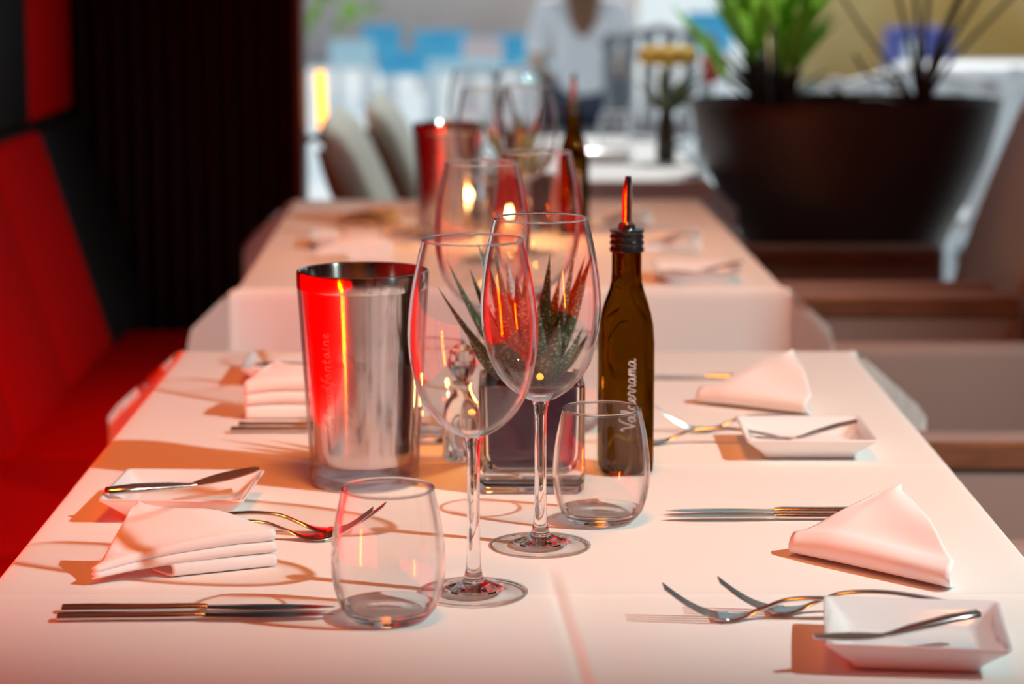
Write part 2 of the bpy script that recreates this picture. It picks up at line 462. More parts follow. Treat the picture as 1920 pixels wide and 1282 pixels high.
c2 = cloth('tablecloth', T2['cx'], T2['cyy'], T2['hw'], T2['hd'], 0.24, RZ2, M_cloth, None, 0.05, seed=4)
tag(c2, 'cream cloth hanging over the second table, behind the front table', 'tablecloth', 'tablecloths')
table(T2['cx'], T2['cyy'], T2['hw'], T2['hd'], RZ2, 'second restaurant table, behind the front one, under a cream cloth')
T3 = dict(cx=0.190, cyy=5.06, hw=0.165, hd=0.55)
c3 = cloth('tablecloth', T3['cx'], T3['cyy'], T3['hw'], T3['hd'], 0.13, 0, M_whitecloth, None, 0.06, seed=9)
tag(c3, 'daylit white cloth on the far table at the terrace', 'tablecloth', 'tablecloths')
table(T3['cx'], T3['cyy'], T3['hw'], T3['hd'], 0, 'far table under the daylit white cloth at the terrace', pedestal=True)

# ------------------------------------------------------------------ wine glasses
G_H = 0.236
def wine_glass(loc, label):
    t = thing('wine_glass', loc, label, 'wine glass', 'wine glasses')
    prof = catmull([(0.0060, 0, 0.1058), (0.0125, 0, 0.1085), (0.0245, 0, 0.1175), (0.0345, 0, 0.1320), (0.0398, 0, 0.1490), (0.0423, 0, 0.1680),
                    (0.0419, 0, 0.1860), (0.0392, 0, 0.2070), (0.0358, 0, 0.2235), (0.0329, 0, G_H-0.0006)], 6)
    out = [(p.x, p.z) for p in prof]
    th = 0.0007
    inn = [(max(0.0006, r-th), z+(0.0016 if i < 4 else 0.0)) for i, (r, z) in enumerate(out) if z < G_H-0.001]
    mb = MB()
    rr = out[-1][0]-th/2
    lip = [(rr+(th/2)*math.cos(a), G_H-0.0006+(th/2)*math.sin(a)) for a in [PI*k/6 for k in range(1, 6)]]
    mb.lathe([(0.0004, out[0][1]-0.0001)] + out + lip + [(out[-1][0]-th, out[-1][1])] + inn[::-1] + [(0.0004, inn[0][1]+0.0004)], 96, cap0=True, cap1=True)
    mb.lathe([(rr+0.00075*math.cos(a), G_H-0.0004+0.00075*math.sin(a)) for a in [2*PI*k/8 for k in range(9)]], 96, mi=1)
    mb.build('bowl', [M_bowl, M_rim], t, ang=180)
    st = [(0.0005, 0.1078), (0.0058, 0.1072), (0.0066, 0.1058), (0.0053, 0.1020), (0.0044, 0.0950), (0.0042, 0.0780), (0.0042, 0.0500), (0.0045, 0.0300), (0.0050, 0.0180), (0.0060, 0.0125), (0.0066, 0.0104), (0.0078, 0.0090), (0.0105, 0.0074), (0.0150, 0.0056), (0.0200, 0.0043), (0.0205, 0.0030), (0.0150, 0.0026), (0.0005, 0.0034)]
    MB().lathe(st, 40, cap0=True, cap1=True).build('stem', M_solid, t, ang=180)
    ft = [(0.0207, 0.0040), (0.0240, 0.0032), (0.0330, 0.0020), (0.0355, 0.0016), (0.0360, 0.0010), (0.0354, 0.0004), (0.0250, 0.0010), (0.0207, 0.0016), (0.0207, 0.0040)]
    MB().lathe(ft, 96).lathe([(0.0352+0.0010*math.cos(a), 0.0012+0.0009*math.sin(a)) for a in [2*PI*k/8 for k in range(9)]], 96, mi=1).build('foot', [M_foot, M_rim], t, ang=180)
    return t
def on(px, py): 
    p = at(px, py); return Vector((p.x, p.y, TABLE+0.0006))
wg = wine_glass(on(888, 1113), 'large empty wine glass, foot behind the front tumbler, nearest of the wine glasses')
dup(wg, on(1013, 1025), 0.4, 'large empty wine glass standing just in front of the purple pot')
dup(wg, (-0.0265, 2.13, TABLE+0.0006), 0.9, 'empty wine glass behind the succulent, rim crossing the steel cooler behind')
dup(wg, (0.0225, 2.25, TABLE+0.0006), 0.2, 'empty wine glass behind the succulent, rim beside the rear oil bottle')
dup(wg, (-0.035, 3.30, TABLE+0.0006), 0.2, 'blurred wine glass on the second table, front left of its red plant')
dup(wg, (0.022, 3.38, TABLE+0.0006), 0.2, 'blurred wine glass on the second table, front right of its red plant')
dup(wg, (-0.060, 3.86, TABLE+0.0006), 0.2, 'blurred wine glass on the second table, behind its steel cooler')
dup(wg, (0.012, 3.92, TABLE+0.0006), 0.2, 'blurred wine glass on the second table, rearmost, near the far edge')

# ------------------------------------------------------------------ tumblers
def tumbler(loc, label):
    t = thing('tumbler', loc, label, 'tumbler', 'stemless water tumblers')
    prof = catmull([(0.0262, 0, 0.0030), (0.0312, 0, 0.0100), (0.0348, 0, 0.0220), (0.0363, 0, 0.0350), (0.0358, 0, 0.0480), (0.0338, 0, 0.0640), (0.0310, 0, 0.0770), (0.0292, 0, 0.0848)], 6)
    out = [(p.x, p.z) for p in prof]; th = 0.0011
    wall = [q for q in out if q[1] >= 0.0098]
    rr = out[-1][0]-th/2
    lip = [(rr+(th/2)*math.cos(a), 0.0848+(th/2)*math.sin(a)) for a in [PI*k/6 for k in range(1, 6)]]
    base = [(0.0005, 0.0012), (0.0150, 0.0010), (0.0215, 0.0004), (0.0240, 0.0008)]
    wall = [q for q in out if q[1] >= 0.0098]
    MB().lathe(wall + lip + [(r-th, z) for r, z in wall][::-1], 96).lathe([(rr+0.0011*math.cos(a), 0.0852+0.0011*math.sin(a)) for a in [2*PI*k/8 for k in range(9)]], 96, mi=1).build('wall', [M_bowl, M_rim], t, ang=180)
    b2 = base + [q for q in out if q[1] < 0.0105]; zt = b2[-1][1]
    MB().lathe(b2 + [(b2[-1][0]-0.0009, zt), (0.0270, 0.0090), (0.0200, 0.0076), (0.0005, 0.0072)], 96, cap0=True, cap1=True).build('thick_base', M_solid, t, ang=50)
    return t
tb = tumbler(on(729, 1162), 'stemless glass tumbler at the front, tips of the knives beside it')
dup(tb, on(1127, 978), 0.3, 'stemless glass tumbler in front of the oil bottle')
dup(tb, (-0.070, 2.07, TABLE+0.0006), 0.6, 'stemless glass tumbler seen through the nearest wine glass, behind the steel cooler')
dup(tb, at(1062, 806) + Vector((0, 0, 0.0006)), 0.6, 'stemless glass tumbler behind the purple pot, nearly hidden by it')

# ------------------------------------------------------------------ script lettering made of strokes
GLY = {
 'a': ([[(.78,.85),(.45,1.0),(.1,.6),(.2,.05),(.5,.1),(.78,.85),(.74,.2),(.95,0),(1.15,.22)]], 1.1),
 'l': ([[(0,.1),(.35,1.0),(.55,1.9),(.38,2.1),(.25,1.6),(.25,.3),(.45,0),(.7,.22)]], .66),
 'd': ([[(.75,.8),(.45,1.0),(.1,.6),(.2,.05),(.5,.1),(.8,1.0),(.92,2.1)], [(.92,2.1),(.78,.3),(.95,0),(1.15,.22)]], 1.1),
 'e': ([[(0,.25),(.45,.55),(.6,.85),(.4,1.0),(.12,.6),(.25,.05),(.6,.08),(.85,.3)]], .82),
 'r': ([[(0,.2),(.2,.95),(.3,1.08),(.45,.9),(.65,.9),(.55,.3),(.7,0),(.9,.22)]], .86),
 'm': ([[(0,.2),(.15,.95),(.22,.85),(.2,0)], [(.2,.5),(.45,1),(.6,.85),(.6,0)], [(.6,.5),(.85,1),(1,.85),(1,.15),(1.15,0),(1.35,.22)]], 1.3),
 'V': ([[(-.1,1.7),(.15,2.1),(.45,.9),(.6,0),(.95,1.2),(1.4,2.2),(1.8,2.3)]], 1.15),
 'C': ([[(1.25,1.75),(.9,2.1),(.3,1.7),(.05,.9),(.3,.15),(.8,0),(1.3,.4)], [(.55,1.3),(.75,.9),(.5,.6)]], 1.5),
 'h': ([[(.1,0),(.25,2.1)], [(.15,.6),(.5,1.0),(.75,.8),(.7,.1),(.9,0)]], 1.05),
 'u': ([[(.15,1),(.1,.3),(.35,0),(.65,.3),(.75,1)], [(.75,1),(.7,.1),(.9,0)]], 1.05),
 'f': ([[(1.0,2.0),(.75,2.1),(.55,1.6),(.35,0),(.2,-.7),(-.05,-.75)], [(.15,1),(.85,1)]], .85),
 'o': ([[(.45,1),(.1,.6),(.2,.05),(.6,.1),(.75,.6),(.45,1)]], .98),
 'n': ([[(.1,0),(.2,1)], [(.15,.6),(.5,1.0),(.75,.8),(.7,.1),(.9,0)]], 1.05),
 't': ([[(.35,1.6),(.2,.3),(.4,0),(.65,.15)], [(0,1),(.6,1)]], .75),
 'i': ([[(.2,1),(.15,.2),(.3,0),(.45,.1)], [(.24,1.4),(.26,1.5)]], .55),
}
def lettering(word, size, fn, r, gap=0.12):
    """fn(u, v) puts a point of the written line on the surface; returns one mesh builder and the line's length"""
    mb = MB(); x = 0
    for ch in word:
        strokes, adv = GLY[ch]
        for s in strokes:
            P = catmull([((x+a)*size, b*size, 0) for a, b in s], 5)
            mb.tube([fn(p.x, p.y) for p in P], r, 6)
        x += adv+gap
    return mb, x*size

# ------------------------------------------------------------------ double walled wine cooler
def cooler(loc, label):
    t = thing('wine_cooler', loc, label, 'wine cooler', 'steel bottle coolers')
    H = 0.172
    sh = catmull([(0.0405, 0, 0.0005), (0.0432, 0, 0.0045), (0.0440, 0, 0.020), (0.0475, 0, 0.080), (0.0505, 0, 0.135), (0.0520, 0, 0.1580)], 5)
    sh = [(p.x, p.z) for p in sh]
    MB().lathe(sh, 96).lathe([(r-0.0012, z+0.001) for r, z in sh], 96).build('clear_shell', M_acryl, t, ang=180)
    MB().lathe([(0.0005, 0.0010), (0.030, 0.0010), (0.0400, 0.0006), (0.0405, 0.0008)], 96).lathe([(0.0005, 0.0060), (0.0360, 0.0062), (0.0405, 0.0085), (0.0425, 0.0105)], 96).build('clear_base', M_acrylbase, t, ang=180)
    st = [(0.0005, 0.0165), (0.0320, 0.0165), (0.0368, 0.0180), (0.0390, 0.0220), (0.0400, 0.0300), (0.0425, 0.080), (0.0455, 0.130), (0.0472, 0.1560),
          (0.0472, 0.1575), (0.0518, 0.1578), (0.0523, 0.1590), (0.0524, 0.1690), (0.0520, 0.1712), (0.0508, 0.1718), (0.0496, 0.1710), (0.0490, 0.1690), (0.0450, 0.120), (0.0390, 0.030), (0.0370, 0.0230), (0.0005, 0.0230)]
    body = MB().lathe(st, 96).build('steel_liner', M_brushed, t, ang=35)
    rr = lambda z: interp([0.03, 0.08, 0.13, 0.156], [0.0400, 0.0425, 0.0455, 0.0472], z) + 0.0002
    a0 = math.atan2(-0.92, -0.60)
    mb, Ln = lettering('Chaudfontaine', 0.0050, lambda u, v: (rr(0.052+u)*math.cos(a0-v/0.044), rr(0.052+u)*math.sin(a0-v/0.044), 0.052+u), 0.00022, 0.16)
    mb.build('lettering', M_etch, t)
    return t
p = at(684, 905); wc = cooler((p.x, p.y, TABLE+0.0006), 'steel wine cooler in a clear shell with etched script, beside the nearest wine glass')
p = at(843, 440); dup(wc, (p.x, 3.56, TABLE+0.0006), 0.3, 'blurred steel wine cooler standing on the second table')

# ------------------------------------------------------------------ oil bottle
def bottle(loc, label):
    t = thing('oil_bottle', loc, label, 'bottle', 'dark oil bottles with pourers')
    prof = [(0.0185, 0.0010, .3), (0.0205, 0.0030, .35), (0.0212, 0.012, .4), (0.0213, 0.060, .4), (0.0213, 0.108, .45), (0.0208, 0.121, .55), (0.0193, 0.132, .75), (0.0168, 0.142, .9), (0.0140, 0.150, 1), (0.0124, 0.157, 1), (0.0120, 0.165, 1), (0.0119, 0.184, 1)]
    loops = [rsq(h, h, h*c*0.999, z, 7) for h, z, c in prof]
    MB().loft(loops).build('bottle_body', M_oil, t, ang=60)
    cap = [(0.0120, 0.1805), (0.0138, 0.1810), (0.0141, 0.1835), (0.0130, 0.1850), (0.0130, 0.1862), (0.0139, 0.1872), (0.0139, 0.1890), (0.0129, 0.1902), (0.0129, 0.1912), (0.0137, 0.1922), (0.0137, 0.1938), (0.0128, 0.1950),
           (0.0130, 0.1962), (0.0141, 0.1972), (0.0139, 0.1988), (0.0110, 0.1996), (0.0060, 0.2000), (0.0005, 0.2000)]
    MB().lathe(cap, 48, cap0=True).build('cap', M_capblack, t, ang=60)
    pr = MB().tube([(0, 0, 0.1998), (0, 0, 0.2030), (0, 0, 0.2050), (0.0, 0, 0.2250), (0.0003, -0.001, 0.2350), (0.0006, -0.002, 0.2420)],
                   [0.0075, 0.0070, 0.0042, 0.0040, (0.0036, 0.0036), (0.0024, 0.0012)], 20, side=(1, 0, 0))
    pr.build('pourer', M_steel, t)
    mb, Ln = lettering('Valderrama', 0.0056, lambda u, v: (0.0048-v, -0.0214, 0.038+u), 0.00030, 0.04)
    mb.build('lettering', M_ink, t)
    return t
p = at(1172, 884); ob = bottle((p.x, p.y, TABLE+0.0006), 'dark olive oil bottle with white script and steel pourer, in focus', )
ob.rotation_euler = (0, 0, 0.10)
dup(ob, (0.092, 3.62, TABLE+0.0006), 0.2, 'blurred dark oil bottle standing on the second table')

# ------------------------------------------------------------------ succulent in purple glass cube
def leaf(mb, base, tip, w, bend, n=12):
    base, tip = Vector(base), Vector(tip)
    ax = tip-base; up = Vector((0, 0, 1))
    out = Vector((ax.x, ax.y, 0)); out = out.normalized() if out.length > 1e-4 else Vector((1, 0, 0))
    side = ax.cross(up); side = side.normalized() if side.length > 1e-4 else Vector((1, 0, 0))
    loops = []
    for i in range(n+1):
        t = i/n
        c = base+ax*t + out*(bend*math.sin(PI*t)) 
        tt = (ax + out*(bend*PI*math.cos(PI*t))).normalized()
        nn = side.cross(tt).normalized()
        ww = w*(1-t**1.5)*(0.75+0.6*t*(1-t)) + 0.00015
        th = ww*0.5
        loops.append([c+side*ww, c+nn*th*0.25+side*ww*0.5, c+nn*th*0.15, c+nn*th*0.25-side*ww*0.5, c-side*ww, c-nn*th*0.95-side*ww*0.45, c-nn*th*1.25, c-nn*th*0.95+side*ww*0.45])
    mb.loft(loops)
def succulent(loc, label, tips):
    t = thing('potted_succulent', loc, label, 'plant', 'succulents in purple glass cubes')
    h = 0.0415
    outer = [rsq(h*0.93, h*0.93, 0.004, 0.0003), rsq(h*0.985, h*0.985, 0.006, 0.0025), rsq(h, h, 0.006, 0.010), rsq(h, h, 0.006, 0.084), rsq(h-0.001, h-0.001, 0.006, 0.0856), rsq(h-0.0028, h-0.0028, 0.005, 0.0856), rsq(h-0.0042, h-0.0042, 0.005, 0.0835)]
    lin = [rsq(h-0.0042, h-0.0042, 0.005, 0.0835), rsq(h-0.0050, h-0.0050, 0.006, 0.030), rsq(h-0.0075, h-0.0075, 0.008, 0.0190), rsq(h-0.0130, h-0.0130, 0.010, 0.0145)]
    MB().loft(outer + lin, True, True).build('glass_cube', M_solid, t, ang=50)
    k = 0.0006
    def sh(l): return [(x*(1-k/0.036), y*(1-k/0.036), z+k) for x, y, z in l]
    inl = [sh(l) for l in lin]
    top = [(x*0.97, y*0.97, z) for x, y, z in inl[0]]
    bot = [(x*0.93, y*0.93, z+0.003) for x, y, z in inl[2]]
    MB().loft([bot, top] + inl, True, True).build('purple_liner', M_purple, t, ang=50)
    MB().lathe([(0.0005, 0.0800), (0.020, 0.0790), (0.0340, 0.0770)], 24).build('soil', M_soil, t)
    mb = MB()
    for (x, y, z, w, b) in tips:
        d = Vector((x, y, 0)); 
        base = Vector((x*0.10, y*0.10, 0.078))
        leaf(mb, base, (x, y, z), w, b)
    mb.build('leaves', M_succ, t, ang=60)
    return t
p0 = at(996, 928); PY = p0.y+0.0415
px0 = Vector(((996-960)*1.96/FPX, PY, TABLE+0.0006))
TIPS = []
for (px, py, dy, w, b) in [(819, 535, -.012, .0085, .004), (838, 487, .020, .0085, .004), (895, 452, .045, .0075, .002), (880, 503, .030, .0085, .003), (915, 492, -.030, .0095, .003),
        (928, 470, .015, .0090, .002), (940, 540, -.050, .0095, .006), (968, 515, -.045, .0095, .004), (985, 500, .03, .009, .002), (1031, 478, .020, .0085, .002), (1080, 455, -.010, .0105, .003),
        (1097, 480, .030, .0090, .003), (1099, 530, -.025, .0090, .004), (1113, 470, .062, .0080, .003), (1093, 612, -.030, .0085, .006), (1103, 625, .020, .0085, .006), (1050, 600, -.058, .0100, .008),
        (1010, 570, -.050, .0095, .006), (880, 640, -.052, .0090, .008), (902, 560, -.048, .0095, .005), (950, 478, .050, .0085, .003), (1050, 520, .045, .0085, .003), (862, 600, .03, .0085, .007)]:
    q = aty(px, py, PY+dy)
    TIPS.append((q.x-px0.x, dy, q.z-px0.z, w*1.45, b))
suc = succulent(px0, 'spiky white-flecked succulent in a purple glass cube, in focus behind the wine glasses', TIPS)
q = at(935, 440)
dup(suc, (0.012, 3.68, TABLE+0.0006), 0.8, 'blurred spiky succulent in a dark cube on the second table')

# ------------------------------------------------------------------ tea lights and the knobbed glass
def tealight(loc, label, w=1.2):
    t = thing('tealight_holder', loc, label, 'candle', 'tea lights in glass holders')
    MB().lathe([(0.0005, 0.0008), (0.0200, 0.0008), (0.0225, 0.0040), (0.0255, 0.0400), (0.0250, 0.0405), (0.0215, 0.0080), (0.0005, 0.0070)], 48).build('glass_cup', M_bowl, t, ang=180)
    c = MB().lathe([(0.0005, 0.0082), (0.0185, 0.0082), (0.0190, 0.0220), (0.0180, 0.0222), (0.0005, 0.0205)], 32).build('candle', M_wax, t)
    MB().tube([(0, 0, 0.0205), (0.0003, 0, 0.0270)], 0.0006, 6).build('wick', M_capblack, c)
    MB().lathe([(0.0003, 0.0262), (0.0026, 0.0290), (0.0036, 0.0330), (0.0028, 0.0400), (0.0012, 0.0470), (0.0003, 0.0520)], 16).build('flame', M_flame, c)
    l = light('candle_light', 'POINT', (loc[0], loc[1], loc[2]+0.058), None, (1.0, 0.42, 0.10), w, shadow_soft_size=0.006)
    return t
tealight((-0.012, 2.00, TABLE+0.0006), 'lit tea light in a clear cup right behind the purple pot', 0.22)
tealight((-0.004, 3.53, TABLE+0.0006), 'lit tea light glowing on the second table in front of its dark plant', 1.0)
t = thing('glass_cruet', (-0.0415, 1.985, TABLE+0.0006), 'small clear glass cruet with round knob stopper, left of the purple pot', 'cruet')
MB().lathe([(0.0005, 0.0010), (0.0150, 0.0006), (0.0165, 0.0040), (0.0165, 0.0360), (0.0140, 0.0480), (0.0085, 0.0560), (0.0070, 0.0620), (0.0082, 0.0660), (0.0005, 0.0660)], 40).build('cruet_body', M_solid, t)
MB().lathe([(0.0045, 0.0664), (0.0050, 0.0690), (0.0090, 0.0720), (0.0122, 0.0790), (0.0125, 0.0850), (0.0100, 0.0930), (0.0050, 0.0972), (0.0005, 0.0980)], 14, cap0=True).build('stopper', M_solid, t, ang=5)

# ------------------------------------------------------------------ bread dishes
def dish(loc, label, rz=0.0):
    t = thing('bread_dish', loc, label, 'dish', 'square white bread dishes', rz)
    P = [(0.0370, 0.0004, .006), (0.0385, 0.0006, .006), (0.0392, 0.0030, .006), (0.0470, 0.0105, .005), (0.0538, 0.0168, .004), (0.0545, 0.0178, .004), (0.0545, 0.0188, .004), (0.0538, 0.0192, .004), (0.0522, 0.0186, .004), (0.0465, 0.0125, .005), (0.0405, 0.0062, .006), (0.0385, 0.0046, .007), (0.0360, 0.0040, .008)]
    MB().loft([rsq(h, h, r, z, 4) for h, z, r in P]).build('dish_body', M_porcelain, t, ang=70)
    return t
DZ = TABLE+0.0006
def center(c, z):   # mean of four rim corners seen in the photograph
    q = [at(x, y, z) for x, y in c]; s = sum(q, Vector())/4
    e = q[1]-q[0]
    return Vector((s.x, s.y, DZ)), math.atan2(e.y, e.x)
c, rz = center([(190, 937), (460, 940), (490, 880), (233, 882)], TABLE+0.0190)
d0 = dish(c, 'square white bread dish holding a butter knife, left of the near steel cooler', rz); D_LN = c
def put_dish(c4, label):
    c, rz = center(c4, TABLE+0.0190); dup(d0, c, rz, label); return c, rz
D_RN, rRN = put_dish([(1556, 1204), (1908, 1216), (1862, 1131), (1537, 1124)], 'square white bread dish with a butter knife at the front right corner')
D_RR, rRR = put_dish([(1402, 825), (1645, 825), (1608, 781), (1381, 783)], 'square white bread dish beside the rear right napkin of the front table')
D_LR, rLR = put_dish([(455, 692), (640, 692), (655, 658), (500, 658)], 'square white bread dish behind the stacked napkin, left of the steel cooler')
c, rz = center([(1230, 510), (1400, 510), (1375, 486), (1218, 486)], TABLE+0.019)
dup(d0, c, rz, 'blurred white bread dish at the right edge of the second table'); D_B = c
c, rz = center([(575, 446), (715, 446), (722, 428), (590, 428)], TABLE+0.019)
dup(d0, c, rz, 'blurred white bread dish at the left of the second table'); D_BL = c

# ------------------------------------------------------------------ cutlery
def knife(loc, rz, label, group='table knives', serr=False):
    t = thing('table_knife', loc, label, 'knife', group, rz)
    # handle to -x, blade to +x
    hp = [(-0.088, 0.0028), (-0.087, 0.0028), (-0.060, 0.0030), (-0.030, 0.0030), (0.000, 0.0032), (0.006, 0.0032)]
    MB().tube([(x, 0, z) for x, z in hp], [(0.0028, 0.0014), (0.0050, 0.0024), (0.0048, 0.0026), (0.0044, 0.0025), (0.0038, 0.0026), (0.0034, 0.0020)], 14, side=(0, 1, 0)).build('handle', M_steel, t)
    loops = []
    for i in range(15):
        s = i/14; x = 0.005+0.083*s
        hi = 0.0040+0.0012*math.sin(PI*min(1, s*1.2)); lo = -0.0046-0.0022*math.sin(PI*min(1, s*1.05))
        if s > 0.7: hi = hi*(1-((s-0.7)/0.3)**2*1.05)
        if s > 0.85: lo = lo*(1-((s-0.85)/0.15)**2*0.95)
        th = 0.0007*(1-0.6*s)
        loops.append([(x, hi, 0.0030+th), (x, (hi+lo)/2, 0.0030+th), (x, lo, 0.0030), (x, (hi+lo)/2, 0.0030-th), (x, hi, 0.0030-th)])
    MB().loft(loops).build('blade', M_steel, t, ang=30)
    return t
def line(p0, p1, z=TABLE):
    a, b = at(*p0, z), at(*p1, z); m = (a+b)/2; d = b-a
    return Vector((m.x, m.y, TABLE)), math.atan2(d.y, d.x)
KZ = Vector((0, 0, 0.0006))
m_, a_ = line((107, 1165), (625, 1161)); k0 = knife(m_+KZ, a_, 'table knife at the front left, nearer of the pair')
m_, a_ = line((116, 1149), (627, 1147)); dup(k0, m_+KZ, a_, 'table knife at the front left, farther of the pair')
def knife_tip(px, py, rz, label):
    q = at(px, py); d = Vector((math.cos(rz), math.sin(rz), 0))
    return dup(k0, Vector((q.x, q.y, TABLE))-d*0.088+KZ, rz, label)
knife_tip(1248, 966, PI+0.015, 'table knife tucked under the near right napkin, farther of the pair')
knife_tip(1246, 977, PI+0.030, 'table knife tucked under the near right napkin, nearer of the pair')
q = at(432, 812); dup(k0, Vector((q.x+0.088, q.y, TABLE))+KZ, 0.0, 'table knife with red glinting handle, left of the steel cooler, nearer of the pair')
q = at(446, 804); dup(k0, Vector((q.x+0.088, q.y+0.004, TABLE))+KZ, 0.0, 'table knife left of the steel cooler, under the stacked napkin, farther of the pair')
q = at(1222, 712); dup(k0, Vector((q.x+0.06, q.y, TABLE))+KZ, PI-0.03, 'table knife running under the rear right napkin of the front table')

def fork(loc, rz, label):
    t = thing('table_fork', loc, label, 'fork', 'table forks', rz); t.scale = (0.86, 0.92, 0.92)
    # tines to +x; side profile of a table fork
    X = [-0.098, -0.090, -0.060, -0.030, 0.000, 0.018, 0.030, 0.040, 0.050]
    Z = [0.0035, 0.0045, 0.0105, 0.0145, 0.0140, 0.0085, 0.0040, 0.0020, 0.0022]
    Wd = [0.0040, 0.0058, 0.0055, 0.0042, 0.0028, 0.0026, 0.0050, 0.0095, 0.0108]
    Tk = [0.0010, 0.0013, 0.0014, 0.0014, 0.0015, 0.0014, 0.0012, 0.0011, 0.0010]
    P = catmull([(x, 0, z) for x, z in zip(X, Z)], 4)
    R = catmull([(w, th, 0) for w, th in zip(Wd, Tk)], 4)
    MB().tube(P, [(r.x, r.y) for r in R], 14, side=(0, 1, 0)).build('handle', M_steel, t)
    hd = MB()
    for k in range(4):
        y0 = -0.0085+0.0170*k/3
        TP = catmull([(0.044, y0*0.95, 0.0021), (0.052, y0, 0.0024), (0.066, y0, 0.0065), (0.080, y0*0.96, 0.0140), (0.094, y0*0.9, 0.0240)], 4)
        n = len(TP)
        hd.tube(TP, [(0.0017*(1-0.55*i/(n-1)), 0.0010*(1-0.35*i/(n-1))) for i in range(n)], 8, side=(0, 1, 0))
    hd.box((0.0505, 0, 0.0022), (0.012, 0.0195, 0.0016), 0.0006, 1)
    hd.build('tines', M_steel, t)
    return t
def fork_tip(px, py, rz, label, first=None):
    q = at(px, py, TABLE+0.0225); d = Vector((math.cos(rz), math.sin(rz), 0))
    loc = Vector((q.x, q.y, TABLE))-d*0.081+KZ
    return fork(loc, rz, label) if first is None else dup(first, loc, rz, label)
f0 = fork_tip(1243, 1099, PI+0.02, 'table fork at the front right, tines nearest the camera, handle under the bread dish')
fork_tip(1347, 1087, PI+0.02, 'table fork at the front right, behind the other fork, handle behind the bread dish', f0)
fork_tip(700, 955, 0.02, 'table fork at the near left napkin, nearer of the pair, tines seen through the tumbler', f0)
fork_tip(722, 946, -0.10, 'table fork at the near left napkin, farther of the pair', f0)
fork_tip(1132, 786, PI+0.03, 'table fork right of the oil bottle by the bread dish, nearer of the pair', f0)
fork_tip(1230, 764, PI+0.07, 'table fork right of the oil bottle by the bread dish, farther of the pair', f0)

def butter_knife(loc, rot, label):
    t = thing('butter_knife', loc, label, 'butter knife', 'butter knives on the bread dishes')
    t.rotation_euler = rot
    MB().tube([(-0.060, 0, 0), (-0.0585, 0, 0), (-0.038, 0, -0.001), (-0.012, 0, -0.0042), (0.0015, 0, -0.0062), (0.0075, 0, -0.0062)], [(0.0016, 0.0010), (0.0036, 0.0020), (0.0040, 0.0022), (0.0036, 0.0022), (0.0022, 0.0017), (0.0017, 0.0013)], 14, side=(0, 1, 0)).build('handle', M_steel, t)
    loops = []
    for i in range(13):
        s = i/12; x = 0.0062+0.0478*s
        w = 0.0046*math.sin(PI*min(1, 0.14+0.74*s))**0.8 if s < 0.93 else 0.0018
        th = 0.0005; z = -0.0062+0.0062*s
        loops.append([(x, w, z+th), (x, 0, z+th*1.4), (x, -w*0.7, z+th), (x, -w*0.7, z-th), (x, 0, z-th*1.4), (x, w, z-th)])
    MB().loft(loops).build('blade', M_steel, t, ang=40)
    return t
def lay(p0, z0, p1, z1, roll=0.0):
    """place the butter knife from handle end p0 to blade tip p1 (pixels with heights above the table)"""
    a, b = at(*p0, TABLE+z0), at(*p1, TABLE+z1); d = (b-a).normalized()
    Xa = d; Ya = Vector((0, 0, 1)).cross(Xa).normalized(); Za = Xa.cross(Ya)
    Mx = Matrix((Xa, Ya, Za)).transposed() @ Matrix.Rotation(roll, 3, 'X')
    global LAY_S
    LAY_S = (b-a).length/0.114
    return a + d*0.060*LAY_S, Mx.to_euler()
l_, r_ = lay((197, 921), 0.0225, (486, 879), 0.0255, 0.55)
b0 = butter_knife(l_, r_, 'butter knife lying across the left near bread dish'); b0.scale = (LAY_S,)*3
l_, r_ = lay((1838, 1149), 0.0255, (1525, 1193), 0.0235, -0.30)
dup(b0, l_, 0, 'butter knife resting on the front right bread dish', rot=r_).scale = (LAY_S,)*3
l_, r_ = lay((1606, 790), 0.0235, (1412, 819), 0.0225, 0.1)
dup(b0, l_, 0, 'butter knife on the bread dish beside the rear right napkin', rot=r_).scale = (LAY_S,)*3
l_, r_ = lay((478, 684), 0.0225, (655, 664), 0.0235, -0.1)
dup(b0, l_, 0, 'butter knife on the bread dish behind the stacked napkin', rot=r_).scale = (LAY_S,)*3
l_, r_ = lay((1392, 492), 0.0235, (1240, 506), 0.0225, 0.1)
dup(b0, l_, 0, 'blurred butter knife on the bread dish at the right of the second table', rot=r_).scale = (LAY_S,)*3

